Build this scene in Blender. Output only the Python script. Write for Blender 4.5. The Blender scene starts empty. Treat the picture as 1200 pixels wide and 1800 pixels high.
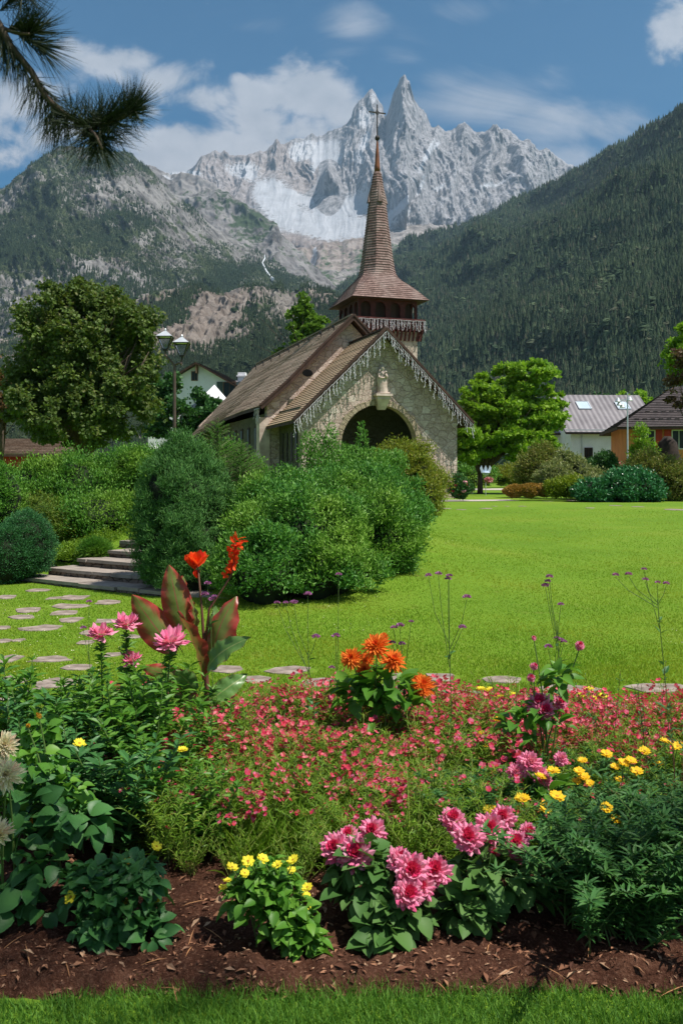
import bpy, math, random
import numpy as np
from mathutils import Vector, Matrix

# ------------------------------------------------------------------ camera, sky, sun, exposure
S = bpy.context.scene
F = 1600.0; HV = 830.0; CH = 1.65          # focal length in photo pixels, horizon row, eye height
cam_d = bpy.data.cameras.new("camera"); cam = bpy.data.objects.new("camera", cam_d)
S.collection.objects.link(cam); S.camera = cam
cam.location = (0, 0, CH); cam.rotation_euler = (math.pi/2, 0, 0)
cam_d.sensor_fit = 'VERTICAL'; cam_d.sensor_height = 36.0; cam_d.sensor_width = 24.0
cam_d.lens = 36.0*F/1800.0; cam_d.shift_y = (HV-900)/1800.0
cam_d.clip_start = 0.05; cam_d.clip_end = 40000
cam_d.dof.use_dof = True; cam_d.dof.focus_distance = 22.0; cam_d.dof.aperture_fstop = 14

SUN_EL = math.radians(61); SUN_AZ = math.atan2(0.90, -0.434)
sun_dir = Vector((math.cos(SUN_EL)*0.90, math.cos(SUN_EL)*-0.434, math.sin(SUN_EL))).normalized()
W = bpy.data.worlds.new("World"); S.world = W; W.use_nodes = True
nt = W.node_tree; nt.nodes.clear()
def N(nt, typ, **kw):
    n = nt.nodes.new(typ)
    for k, v in kw.items():
        if k.startswith('i_'): n.inputs[int(k[2:])].default_value = v
        else: setattr(n, k, v)
    return n
def M(nt, op, a, b=None, c=None, clamp=False):
    n = nt.nodes.new('ShaderNodeMath'); n.operation = op; n.use_clamp = clamp
    for i, x in enumerate((a, b, c)):
        if x is None: continue
        if hasattr(x, 'type') and hasattr(x, 'links'): nt.links.new(x, n.inputs[i])
        else: n.inputs[i].default_value = x
    return n.outputs[0]
sky = N(nt, 'ShaderNodeTexSky', sky_type='NISHITA', sun_disc=False)
sky.sun_elevation = SUN_EL; sky.sun_rotation = SUN_AZ
sky.altitude = 1000; sky.air_density = 1.0; sky.dust_density = 0.3; sky.ozone_density = 2.0
tc = N(nt, 'ShaderNodeTexCoord'); sep = N(nt, 'ShaderNodeSeparateXYZ'); nt.links.new(tc.outputs['Generated'], sep.inputs[0])
yy = M(nt, 'MAXIMUM', sep.outputs[1], 0.15)
px = M(nt, 'DIVIDE', sep.outputs[0], yy); pz = M(nt, 'DIVIDE', sep.outputs[2], yy)
comb = N(nt, 'ShaderNodeCombineXYZ'); nt.links.new(px, comb.inputs[0]); nt.links.new(pz, comb.inputs[2])
def wnoise(scale, det, rough, offs, stretch=(1, 1, 1), dist=0.0):
    mp = N(nt, 'ShaderNodeMapping'); mp.inputs[1].default_value = offs; mp.inputs[3].default_value = stretch
    nt.links.new(comb.outputs[0], mp.inputs[0])
    n = N(nt, 'ShaderNodeTexNoise'); n.inputs['Scale'].default_value = scale; n.inputs['Detail'].default_value = det
    n.inputs['Roughness'].default_value = rough; n.inputs['Distortion'].default_value = dist
    nt.links.new(mp.outputs[0], n.inputs['Vector']); return n.outputs[0]
CUM = [(135,88,70,34,1),(215,112,80,36,1),(290,140,70,36,1),(345,172,60,30,1),(470,170,60,40,1.1),(540,175,95,60,1.3),(600,205,60,60,1.2),
       (500,225,130,45,1.3),(300,255,110,42,1.3),(400,262,130,40,1.4),(330,290,160,35,1.4),(262,200,40,20,.7),(428,140,25,14,.8),
       (20,190,90,60,1.1),(80,225,90,45,1.1),(10,272,34,30,1),(60,140,40,25,.6),(1180,50,50,55,1.0),(1195,90,30,40,.8)]
SOFT = [(850,190,190,60,1.0),(960,225,190,70,1.0),(790,150,110,35,.7),(990,280,180,60,1.0),(620,40,70,45,.75),(590,85,80,30,.5),(840,15,120,40,.7),
        (730,60,160,40,.35),(330,20,200,25,.45),(980,150,90,60,.6),(1080,210,120,60,.7),(700,95,60,25,.5),(450,45,120,25,.4),(600,250,120,50,1)]
def mask(blobs):
    cur = None
    for cu, cv, ru, rv, st in blobs:
        a = M(nt, 'MULTIPLY', M(nt, 'SUBTRACT', px, (cu-600)/F), F/ru)
        b = M(nt, 'MULTIPLY', M(nt, 'SUBTRACT', pz, (HV-cv)/F), F/rv)
        d = M(nt, 'ADD', M(nt, 'MULTIPLY', a, a), M(nt, 'MULTIPLY', b, b))
        e = M(nt, 'MULTIPLY', M(nt, 'POWER', 2.718, M(nt, 'MULTIPLY', d, -.75)), st)
        cur = e if cur is None else M(nt, 'MAXIMUM', cur, e)
    return cur
n1 = wnoise(13, 10, .62, (3, 0, 1), (1, 1, 1.35), .3); n2 = wnoise(4.5, 8, .6, (7, 0, 2), (1, 1, 2.0), 1.0); n3 = wnoise(14, 8, .6, (1, 0, 5), (1, 1, 1.3))
c1 = M(nt, 'ADD', mask(CUM), M(nt, 'MULTIPLY', M(nt, 'SUBTRACT', n1, .5), 3.0))
m1 = N(nt, 'ShaderNodeMapRange', interpolation_type='SMOOTHSTEP'); nt.links.new(c1, m1.inputs[0]); m1.inputs[1].default_value = .40; m1.inputs[2].default_value = 1.15
c2 = M(nt, 'ADD', mask(SOFT), M(nt, 'MULTIPLY', M(nt, 'SUBTRACT', n2, .5), 1.6))
m2 = N(nt, 'ShaderNodeMapRange', interpolation_type='SMOOTHSTEP'); nt.links.new(c2, m2.inputs[0]); m2.inputs[1].default_value = .38; m2.inputs[2].default_value = 1.15
m2.inputs[4].default_value = .8
cl = M(nt, 'MAXIMUM', m1.outputs[0], m2.outputs[0])
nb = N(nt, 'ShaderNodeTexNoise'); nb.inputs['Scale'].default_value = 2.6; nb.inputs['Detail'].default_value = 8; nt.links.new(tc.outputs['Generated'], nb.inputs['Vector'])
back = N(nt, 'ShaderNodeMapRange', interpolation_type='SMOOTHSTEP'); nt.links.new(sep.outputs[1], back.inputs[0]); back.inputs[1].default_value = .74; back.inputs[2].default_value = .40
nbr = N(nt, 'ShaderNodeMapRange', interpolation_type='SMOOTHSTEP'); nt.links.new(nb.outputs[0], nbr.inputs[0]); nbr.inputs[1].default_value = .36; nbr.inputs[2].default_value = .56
cl = M(nt, 'MAXIMUM', cl, M(nt, 'MULTIPLY', M(nt, 'MULTIPLY', back.outputs[0], nbr.outputs[0]), .62))   # unseen broken cloud added overhead and behind the viewer to lift shadows
crp = N(nt, 'ShaderNodeValToRGB'); nt.links.new(n3, crp.inputs[0])
crp.color_ramp.elements[0].position = .3; crp.color_ramp.elements[0].color = (.31, .335, .385, 1)
crp.color_ramp.elements[1].position = .62; crp.color_ramp.elements[1].color = (.45, .46, .50, 1)
b1 = N(nt, 'ShaderNodeBackground'); b2 = N(nt, 'ShaderNodeBackground')
SKY_STR = 0.066
tint = N(nt, 'ShaderNodeMix'); tint.data_type = 'RGBA'; tint.blend_type = 'MULTIPLY'; tint.inputs[0].default_value = 1; tint.inputs[7].default_value = (.03,.66,.95,1)
nt.links.new(sky.outputs[0], tint.inputs[6]); nt.links.new(tint.outputs[2], b1.inputs[0]); b1.inputs[1].default_value = SKY_STR
nt.links.new(crp.outputs[0], b2.inputs[0]); b2.inputs[1].default_value = 1.0
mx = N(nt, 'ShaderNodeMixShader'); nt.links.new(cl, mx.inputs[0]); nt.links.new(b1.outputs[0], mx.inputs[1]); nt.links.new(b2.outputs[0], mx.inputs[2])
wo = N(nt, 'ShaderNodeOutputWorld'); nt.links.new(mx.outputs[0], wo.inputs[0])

sl = bpy.data.lights.new("sun", 'SUN'); sl.energy = 5.0; sl.angle = math.radians(.55); sl.color = (1, .94, .85)
so = bpy.data.objects.new("sun", sl); S.collection.objects.link(so)
so.rotation_euler = sun_dir.to_track_quat('Z', 'Y').to_euler(); so.location = (20, -5, 40)
S.view_settings.view_transform = 'Standard'; S.view_settings.look = 'None'
S.view_settings.exposure = 0.45; S.view_settings.gamma = 1.0
S.cycles.max_bounces = 6; S.cycles.diffuse_bounces = 3; S.cycles.glossy_bounces = 2; S.cycles.transmission_bounces = 4
S.cycles.volume_bounces = 0; S.cycles.transparent_max_bounces = 8; S.cycles.use_denoising = True; S.cycles.sample_clamp_indirect = 4

# ------------------------------------------------------------------ helpers
rng = np.random.default_rng(7); random.seed(7)
def P(u, v, Y): return ((u-600)/F*Y, Y, CH-(v-HV)/F*Y)
def sm(a, b, x): t = np.clip((x-a)/(b-a), 0, 1); return t*t*(3-2*t)
def hsh(ix, iy, s):
    h = (ix.astype(np.int64)*374761393 + iy.astype(np.int64)*668265263 + s*982451653) & 0x7fffffff
    h = ((h ^ (h >> 13))*1274126177) & 0x7fffffff
    return ((h ^ (h >> 16)) & 0xffff)/65535.0
def vnoise(x, y, s=0):
    x = np.asarray(x, float); y = np.asarray(y, float)
    ix = np.floor(x); iy = np.floor(y); fx = x-ix; fy = y-iy
    fx = fx**3*(fx*(6*fx-15)+10); fy = fy**3*(fy*(6*fy-15)+10)
    a = hsh(ix, iy, s); b = hsh(ix+1, iy, s); c = hsh(ix, iy+1, s); d = hsh(ix+1, iy+1, s)
    return (a*(1-fx)+b*fx)*(1-fy)+(c*(1-fx)+d*fx)*fy
def fbm(x, y, o=5, s=0, g=.5):
    r = 0; a = 1; t = 0
    for i in range(o):
        r = r+a*vnoise(x*2**i+i*13.7, y*2**i+i*7.3, s+i); t += a; a *= g
    return r/t-.5
def ridged(x, y, o=5, s=0, g=.55):
    r = 0; a = 1; t = 0
    for i in range(o):
        n = 1-abs(2*vnoise(x*2**i+i*3.1, y*2**i+i*9.2, s+i)-1); r = r+a*n*n; t += a; a *= g
    return r/t

class Geo:
    """collects verts / polygons in chunks, builds ONE mesh object"""
    def __init__(s): s.v = []; s.l = []; s.n = []; s.m = []; s.c = 0; s.uv = []; s.has_uv = False
    def add(s, v, l, n, m=0, uv=None):
        v = np.asarray(v, float).reshape(-1, 3); l = np.asarray(l, np.int64); n = np.asarray(n, np.int64)
        s.v.append(v); s.l.append(l+s.c); s.n.append(n); s.c += len(v)
        s.m.append(np.full(len(n), m) if np.isscalar(m) else np.asarray(m))
        if uv is None: s.uv.append(np.zeros((len(l), 2)))
        else: s.uv.append(np.asarray(uv, float).reshape(-1, 2)); s.has_uv = True
        return s
    def poly(s, faces_pts, m=0, uvs=None):
        for i, f in enumerate(faces_pts):
            s.add(f, range(len(f)), [len(f)], m, None if uvs is None else uvs[i])
        return s
    def box(s, c, d, m=0, rz=0, rot=None):
        x, y, z = [q/2 for q in d]
        v = np.array([(-x,-y,-z),(x,-y,-z),(x,y,-z),(-x,y,-z),(-x,-y,z),(x,-y,z),(x,y,z),(-x,y,z)], float)
        if rot is not None: v = v @ np.array(rot.to_3x3() if hasattr(rot, 'to_3x3') else rot).T
        elif rz: ca, sa = math.cos(rz), math.sin(rz); v = v @ np.array([[ca,-sa,0],[sa,ca,0],[0,0,1]]).T
        v = v+np.array(c)
        return s.add(v, [0,3,2,1,4,5,6,7,0,1,5,4,1,2,6,5,2,3,7,6,3,0,4,7], [4]*6, m)
    def beam(s, a, b, w, h, m=0):
        """box from a to b, width w (sideways), height h"""
        a = Vector(a); b = Vector(b); d = (b-a); L = d.length; d.normalize()
        up = Vector((0,0,1)) if abs(d.z) < .95 else Vector((0,1,0))
        x = d.cross(up).normalized(); z = x.cross(d).normalized()
        R = Matrix((x, d, z)).transposed()
        return s.box((a+b)/2, (w, L, h), m, rot=R)
    def tube(s, pts, rad, k=6, m=0, cap=True):
        pts = np.asarray(pts, float); n = len(pts)
        rad = np.full(n, rad) if np.isscalar(rad) else np.asarray(rad)
        t = np.gradient(pts, axis=0); t /= np.linalg.norm(t, axis=1)[:, None]+1e-9
        ref = np.array([0,0,1.]) if abs(t[0][2]) < .9 else np.array([1.,0,0])
        V = []
        for i in range(n):
            x = np.cross(t[i], ref); x /= np.linalg.norm(x)+1e-9; y = np.cross(x, t[i]); ref = y
            a = np.arange(k)*2*math.pi/k
            V.append(pts[i]+rad[i]*(np.cos(a)[:,None]*x+np.sin(a)[:,None]*y))
        L = []; Nn = []
        for i in range(n-1):
            for j in range(k):
                q = (j+1) % k; L += [i*k+j, (i+1)*k+j, (i+1)*k+q, i*k+q]; Nn.append(4)
        if cap: L += list(range(k)); Nn.append(k); L += list(range((n-1)*k, n*k))[::-1]; Nn.append(k)
        return s.add(np.concatenate(V), L, Nn, m)
    def lathe(s, prof, c=(0,0,0), k=16, m=0):
        V = []; L = []; Nn = []
        a = np.arange(k)*2*math.pi/k
        for r, z in prof: V.append(np.stack([c[0]+r*np.cos(a), c[1]+r*np.sin(a), np.full(k, c[2]+z)], 1))
        for i in range(len(prof)-1):
            for j in range(k):
                q = (j+1) % k; L += [i*k+j, i*k+q, (i+1)*k+q, (i+1)*k+j]; Nn.append(4)
        L += list(range(k))[::-1]; Nn.append(k); L += list(range((len(prof)-1)*k, len(prof)*k)); Nn.append(k)
        return s.add(np.concatenate(V), L, Nn, m)
    def inst(s, tpl, O, X, Y, Z, m=0):
        """tpl=(verts,faces); O origins (N,3); X,Y,Z frame vectors incl. scale (N,3)"""
        tv, tf = tpl; tv = np.asarray(tv, float); Nn = len(O)
        V = O[:,None,:]+tv[None,:,0:1]*X[:,None,:]+tv[None,:,1:2]*Y[:,None,:]+tv[None,:,2:3]*Z[:,None,:]
        fl = np.array([i for f in tf for i in f]); fs = np.array([len(f) for f in tf])
        L = (fl[None,:]+(np.arange(Nn)*len(tv))[:,None]).ravel()
        if not np.isscalar(m): m = np.repeat(np.asarray(m), len(tf))
        return s.add(V.reshape(-1,3), L, np.tile(fs, Nn), m)
    def build(s, name, mats, parent=None, smooth=False, loc=None):
        V = np.concatenate(s.v); L = np.concatenate(s.l); Nn = np.concatenate(s.n); Mi = np.concatenate(s.m)
        me = bpy.data.meshes.new(name)
        me.vertices.add(len(V)); me.vertices.foreach_set('co', V.astype(np.float32).ravel())
        me.loops.add(len(L)); me.loops.foreach_set('vertex_index', L.astype(np.int32))
        me.polygons.add(len(Nn)); st = np.concatenate([[0], np.cumsum(Nn)[:-1]])
        me.polygons.foreach_set('loop_start', st.astype(np.int32)); me.polygons.foreach_set('loop_total', Nn.astype(np.int32))
        me.polygons.foreach_set('material_index', Mi.astype(np.int32))
        me.polygons.foreach_set('use_smooth', np.full(len(Nn), smooth))
        if not isinstance(mats, (list, tuple)): mats = [mats]
        for x in mats: me.materials.append(x)
        if s.has_uv:
            uv = me.uv_layers.new(name='UVMap'); uv.data.foreach_set('uv', np.concatenate(s.uv).astype(np.float32).ravel())
        me.update(calc_edges=True)
        o = bpy.data.objects.new(name, me); S.collection.objects.link(o)
        if parent is not None: o.parent = parent
        if loc is not None: o.location = loc
        return o
def tag(o, label=None, cat=None, group=None, kind=None):
    if label: o['label'] = label
    if cat: o['category'] = cat
    if group: o['group'] = group
    if kind: o['kind'] = kind
    return o
def empty(name, loc=(0,0,0), rz=0):
    o = bpy.data.objects.new(name, None); S.collection.objects.link(o); o.location = loc; o.rotation_euler = (0,0,rz)
    o.empty_display_size = .2; return o
def kids(o): return [c for c in S.collection.objects if c.parent == o]
KID = {}
def copy_tree(o, loc=None, rz=None, sc=None):
    c = o.copy(); S.collection.objects.link(c)
    ch = KID.get(o.name)
    if ch is None: ch = KID[o.name] = kids(o)
    for k in ch:
        d = k.copy(); S.collection.objects.link(d); d.parent = c
    if loc is not None: c.location = loc
    if rz is not None: c.rotation_euler = (0,0,rz)
    if sc is not None: c.scale = (sc, sc, sc)
    return c
def nrm(a): return a/(np.linalg.norm(a, axis=-1, keepdims=True)+1e-9)
def frames(D, Nh):
    """D = long axis, Nh = normal hint -> X (across), Z (normal)"""
    X = nrm(np.cross(D, Nh)); Z = nrm(np.cross(X, D)); return X, Z
def rdir(n): return nrm(rng.normal(size=(n,3)))

# leaf / petal templates: x across, y along, z normal
def leaf_tpl(w=(.0,.5,.42,.0), ys=(0,.35,.7,1), fold=.12, bend=.2):
    v = [(0,0,0)]; f = []
    for i in (1,2):
        z = -bend*ys[i]**2
        v += [(-w[i],ys[i],z+fold*w[i]*2),(0,ys[i],z),(w[i],ys[i],z+fold*w[i]*2)]
    v += [(0,1,-bend)]
    f = [(0,2,1),(0,3,2),(1,2,5,4),(2,3,6,5),(4,5,7),(5,6,7)]
    return v, f
QUAD = ([(0,0,0),(.5,.45,.06),(0,1,-.08),(-.5,.45,.06)], [(0,1,2,3)])
TRI = ([(-.5,0,0),(.5,0,0),(0,1,0)], [(0,1,2)])
def smooth_tpl(ws, fold=.1, bend=.2, cup=0):
    k = len(ws); v = [(0,0,0)]; f = []
    for i in range(1, k-1):
        y = i/(k-1); z = -bend*y*y; v += [(-ws[i],y,z+fold*ws[i]*2),(0,y,z),(ws[i],y,z+fold*ws[i]*2)]
    v += [(0,1,-bend)]; f = [(0,2,1),(0,3,2)]
    for i in range(k-3): b = 1+3*i; f += [(b,b+1,b+4,b+3),(b+1,b+2,b+5,b+4)]
    b = 1+3*(k-3); e = len(v)-1; f += [(b,b+1,e),(b+1,b+2,e)]
    return v, f
OVAL = leaf_tpl(); DLEAF = smooth_tpl((0,.36,.5,.47,.30,0), .16, .32); DPET = smooth_tpl((0,.2,.36,.47,.46,.0), -.12, -.15)
LANCE = leaf_tpl((0,.34,.26,0)); NARROW = leaf_tpl((0,.16,.12,0), bend=.3)
BLADE = ([(-.5,0,0),(.5,0,0),(.35,.55,-.1),(-.35,.55,-.1),(0,1,-.35)], [(0,1,2,3),(3,2,4)])

# ------------------------------------------------------------------ materials
MATS = {}
def base_mat(name):
    m = bpy.data.materials.new(name); m.use_nodes = True; t = m.node_tree; t.nodes.clear()
    out = t.nodes.new('ShaderNodeOutputMaterial'); MATS[name] = m; return m, t, out
def ramp(t, src, cols):
    r = t.nodes.new('ShaderNodeValToRGB'); e = r.color_ramp.elements
    while len(e) < len(cols): e.new(.5)
    for i, (p, c) in enumerate(cols): e[i].position = p; e[i].color = (*c, 1)
    t.links.new(src, r.inputs[0]); return r.outputs[0]
def tnoise(t, scale, det=5, rough=.55, coord='Object', stretch=None, dist=0):
    c = t.nodes.new('ShaderNodeTexCoord'); o = c.outputs[coord]
    if stretch:
        mp = t.nodes.new('ShaderNodeMapping'); mp.inputs[3].default_value = stretch; t.links.new(o, mp.inputs[0]); o = mp.outputs[0]
    n = t.nodes.new('ShaderNodeTexNoise'); n.inputs['Scale'].default_value = scale; n.inputs['Detail'].default_value = det
    n.inputs['Roughness'].default_value = rough; n.inputs['Distortion'].default_value = dist
    t.links.new(o, n.inputs['Vector']); return n.outputs[0]
def mixc(t, f, a, b, mode='MIX'):
    n = t.nodes.new('ShaderNodeMix'); n.data_type = 'RGBA'; n.blend_type = mode
    for s, x in ((n.inputs[0], f), (n.inputs[6], a), (n.inputs[7], b)):
        if hasattr(x, 'links'): t.links.new(x, s)
        elif isinstance(x, tuple): s.default_value = (*x, 1)
        else: s.default_value = x
    return n.outputs[2]
def pbsdf(t, out, col, rough=.7, bump=None, bs=.3, bd=.02, metal=0, spec=.3):
    b = t.nodes.new('ShaderNodeBsdfPrincipled')
    if hasattr(col, 'links'): t.links.new(col, b.inputs['Base Color'])
    else: b.inputs['Base Color'].default_value = (*col, 1)
    b.inputs['Roughness'].default_value = rough; b.inputs['Metallic'].default_value = metal
    b.inputs['Specular IOR Level'].default_value = spec
    if bump is not None:
        n = t.nodes.new('ShaderNodeBump'); n.inputs['Strength'].default_value = bs; n.inputs['Distance'].default_value = bd
        t.links.new(bump, n.inputs['Height']); t.links.new(n.outputs[0], b.inputs['Normal'])
    t.links.new(b.outputs[0], out.inputs[0]); return b
def solid(name, a, b=None, scale=8, rough=.7, bump=.0, metal=0, stretch=None, spec=.3):
    m, t, out = base_mat(name); b = b or tuple(x*.75 for x in a)
    n = tnoise(t, scale, 6, .6, stretch=stretch)
    pbsdf(t, out, ramp(t, n, [(.35, b), (.65, a)]), rough, n if bump else None, bump, .03, metal, spec); return m
def leafmat(name, cols, transl=.35, rough=.5, big=None, bigscale=1.2, spec=.25, lo=0.0):
    """cols = list of colours picked per leaf; big = second colour washed in by a broad noise (kinds of growth)"""
    m, t, out = base_mat(name)
    g = t.nodes.new('ShaderNodeNewGeometry')
    k = len(cols); c = ramp(t, g.outputs['Random Per Island'], [(i/(k-1) if k > 1 else 0, x) for i, x in enumerate(cols)])
    if big:
        n = tnoise(t, bigscale, 3, .6)
        mr = t.nodes.new('ShaderNodeMapRange'); mr.inputs[1].default_value = .45; mr.inputs[2].default_value = .65; t.links.new(n, mr.inputs[0])
        c = mixc(t, mr.outputs[0], c, big)
    b = t.nodes.new('ShaderNodeBsdfPrincipled'); t.links.new(c, b.inputs['Base Color'])
    b.inputs['Roughness'].default_value = rough; b.inputs['Specular IOR Level'].default_value = spec
    tr = t.nodes.new('ShaderNodeBsdfTranslucent')
    c2 = mixc(t, .5, c, (c_avg(cols)[0]*1.5, c_avg(cols)[1]*1.5, c_avg(cols)[2]*.6)); t.links.new(c2, tr.inputs[0])
    mx = t.nodes.new('ShaderNodeMixShader'); mx.inputs[0].default_value = transl
    t.links.new(b.outputs[0], mx.inputs[1]); t.links.new(tr.outputs[0], mx.inputs[2]); t.links.new(mx.outputs[0], out.inputs[0])
    return m
def c_avg(cols): return [sum(c[i] for c in cols)/len(cols) for i in range(3)]
# ------------------------------------------------------------------ ground
def g(x, y):
    x = np.asarray(x, float); y = np.asarray(y, float)
    z = .46*sm(7.5, 34, y)
    z = z+.62*np.exp(-(((x+.3)/2.5)**2+((y-16.2)/3.9)**2))*sm(-2.6, -1.2, x)
    s = (x+2.45)*.557+(y-11.8)*.83
    z = z+.58*sm(.45, 2.5, s)*sm(.3, -1.5, x)*sm(40, 24, y)
    z = z+.30*sm(-4.6, -6, x)*sm(.8, 2.6, s)*sm(40, 24, y)
    z = z+.03*fbm(x*.35, y*.35, 3, 5)*sm(6.8, 9, y)
    return z
def gz(x, y): return float(g(x, y))
def onground(u, v, y0=10.0):
    """where the sight line through a photo pixel meets the ground (used once, to read off positions)"""
    Y = y0
    for _ in range(60):
        x = (u-600)/F*Y; z = gz(x, Y); Yn = F*(CH-z)/(v-HV); Y = .7*Y+.3*Yn
    return (u-600)/F*Y, Y, gz((u-600)/F*Y, Y)

def m_lawn():
    m, t, out = base_mat('lawn_turf')
    a = tnoise(t, .35, 4, .6); b = tnoise(t, 60, 3, .7); d = tnoise(t, 3.0, 5, .65)
    c = ramp(t, a, [(.35, (.09,.19,.012)), (.5, (.13,.24,.016)), (.68, (.20,.26,.03))])
    c = mixc(t, .55, c, ramp(t, b, [(.3, (.03,.08,.008)), (.7, (.2,.32,.03))]))
    mr = t.nodes.new('ShaderNodeMapRange'); mr.inputs[1].default_value = .6; mr.inputs[2].default_value = .75; t.links.new(d, mr.inputs[0])
    c = mixc(t, M(t, 'MULTIPLY', mr.outputs[0], .5), c, (.2,.16,.05))
    pbsdf(t, out, c, .85, b, .6, .02, spec=.1); return m
def axis(segs):
    r = [np.linspace(a, b, n, endpoint=False) for a, b, n in segs]; return np.concatenate(r+[[segs[-1][1]]])
gx = axis([(-9000,-600,14),(-600,-60,20),(-60,-14,30),(-14,14,140),(14,60,30),(60,600,20),(600,9000,14)])
gy = axis([(-60,0,10),(0,26,130),(26,60,50),(60,140,30),(140,1000,20),(1000,9000,16)])
GX, GY = np.meshgrid(gx, gy, indexing='ij'); GZ = g(GX, GY)
def grid_geo(A, keep_uv=False):
    a, b = A.shape[:2]; idx = np.arange(a*b).reshape(a, b)
    q = np.stack([idx[:-1,:-1], idx[1:,:-1], idx[1:,1:], idx[:-1,1:]], -1).reshape(-1)
    return Geo().add(A.reshape(-1,3), q, np.full(len(q)//4, 4))
ground = grid_geo(np.stack([GX,GY,GZ],-1)).build('ground', m_lawn(), smooth=True); tag(ground, kind='structure')

# ------------------------------------------------------------------ mountains
def set_mask(o, C):
    at = o.data.color_attributes.new('mask', 'FLOAT_COLOR', 'POINT')
    C = np.concatenate([C, np.ones((len(C),1))], 1).astype(np.float32); at.data.foreach_set('color', C.ravel())
def sheet(name, ridge, foot, ns, ntt, disp, mat, maskf=None, prof=1.0, back=.9, jit=0, jf=.02, upz=.35):
    ridge = np.array(ridge, float); foot = np.array(foot, float); s = np.linspace(0, 1, ns)
    def samp(A):
        u = A[0,0]+(A[-1,0]-A[0,0])*s; return u, np.interp(u, A[:,0], A[:,1]), np.interp(u, A[:,0], A[:,2])
    def to3(u, v, Y): return np.stack([(u-600)/F*Y, Y, CH-(v-HV)/F*Y], -1)
    ur, vr, Yr = samp(ridge); R = to3(ur, vr, Yr); Fo = to3(*samp(foot))
    if jit:
        R[:,2] += jit*(ridged(R[:,0]*jf, R[:,0]*0+.5, 5, 3)-.66)
    t = np.linspace(0, 1, ntt)[None,:,None]
    kw = max(3, ns//14); kern = np.hanning(2*kw+1); kern /= kern.sum()
    Rs = np.stack([np.convolve(np.pad(R[:,q], kw, mode='edge'), kern, 'valid') for q in range(3)], -1)
    wt = sm(.45, 1, t); A = Fo[:,None,:]*(1-t)+(R[:,None,:]*wt+Rs[:,None,:]*(1-wt))*t
    if prof != 1: A[:,:,2] = Fo[:,None,2]+(R[:,None,2]-Fo[:,None,2])*t[:,:,0]**prof
    U = 600+F*A[:,:,0]/A[:,:,1]; V = HV-F*(A[:,:,2]-CH)/A[:,:,1]; T = np.broadcast_to(t[:,:,0], U.shape)
    D = disp(A, U, V, T)
    fade = sm(0, .08, T)*(1-.85*sm(.93, 1, T))
    A = A+(D*fade)[:,:,None]*np.array([0,-.9,upz])
    H = (R[:,2]-Fo[:,2]).clip(10)
    rows = [A]
    for k in (1,2,3,5,8):
        B = R.copy(); B[:,1] += H*.09*k*back; B[:,2] -= H*.1*k; B[:,2] += H*.05*fbm(B[:,0]*4/H.mean(), B[:,1]*4/H.mean(), 4, 9); rows.append(B[:,None,:])
    A2 = np.concatenate(rows, 1)
    o = grid_geo(A2).build(name, mat, smooth=True); tag(o, kind='structure')
    if maskf:
        C = maskf(A, U, V, T, D); Cb = np.repeat(C[:,-1:,:], 5, 1); set_mask(o, np.concatenate([C, Cb], 1).reshape(-1,3))
    return A, U, V
def ell(U, V, cu, cv, ru, rv, rot=0):
    c, s_ = math.cos(math.radians(rot)), math.sin(math.radians(rot))
    x = (U-cu); y = (V-cv); a = (x*c+y*s_)/ru; b = (-x*s_+y*c)/rv; return 1-np.sqrt(a*a+b*b)
def m_rock(name, rockc, con=1.0, snowc=(.44,.46,.50), veg=(.035,.055,.022), warm=(.34,.23,.17), sc=.004, tone=None):
    """mask.r snow, mask.g vegetation, mask.b reddish rock"""
    m, t, out = base_mat(name)
    at = t.nodes.new('ShaderNodeAttribute'); at.attribute_name = 'mask'; sp = t.nodes.new('ShaderNodeSeparateXYZ'); t.links.new(at.outputs['Vector'], sp.inputs[0])
    n1 = tnoise(t, sc*3, 9, .72, stretch=(1,1,.22)); n2 = tnoise(t, sc, 7, .65); n3 = tnoise(t, sc*5, 8, .72); n4 = tnoise(t, sc*1.6, 8, .72)
    c = ramp(t, n1, [(.40, tuple(x*(1-.6*con) for x in rockc)), (.5, rockc), (.60, tuple(min(1, x*(1+.5*con)) for x in rockc))])
    c = mixc(t, M(t, 'MULTIPLY', sp.outputs[2], 1.0), c, ramp(t, n3, [(.35, tuple(x*.5 for x in warm)), (.6, warm)]))
    def gate(src, noise, k, lo, hi):
        q = M(t, 'ADD', src, M(t, 'MULTIPLY', M(t, 'SUBTRACT', noise, .5), k))
        r = t.nodes.new('ShaderNodeMapRange'); r.inputs[1].default_value = lo; r.inputs[2].default_value = hi; t.links.new(q, r.inputs[0]); return r.outputs[0]
    nv = M(t, 'ADD', M(t, 'MULTIPLY', n3, .6), M(t, 'MULTIPLY', n4, .4))
    c = mixc(t, gate(sp.outputs[1], nv, 9, .35, .75), c, ramp(t, n2, [(.35, veg), (.65, tuple(x*1.7 for x in veg))]))
    c = mixc(t, gate(sp.outputs[0], n3, 2.2, .42, .6), c, ramp(t, n2, [(.3, tuple(x*.8 for x in snowc)), (.6, snowc)]))
    pbsdf(t, out, c, .9, M(t, 'ADD', M(t, 'MULTIPLY', n1, .5), n3), .8, 4.0, spec=.1); return m

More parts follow.
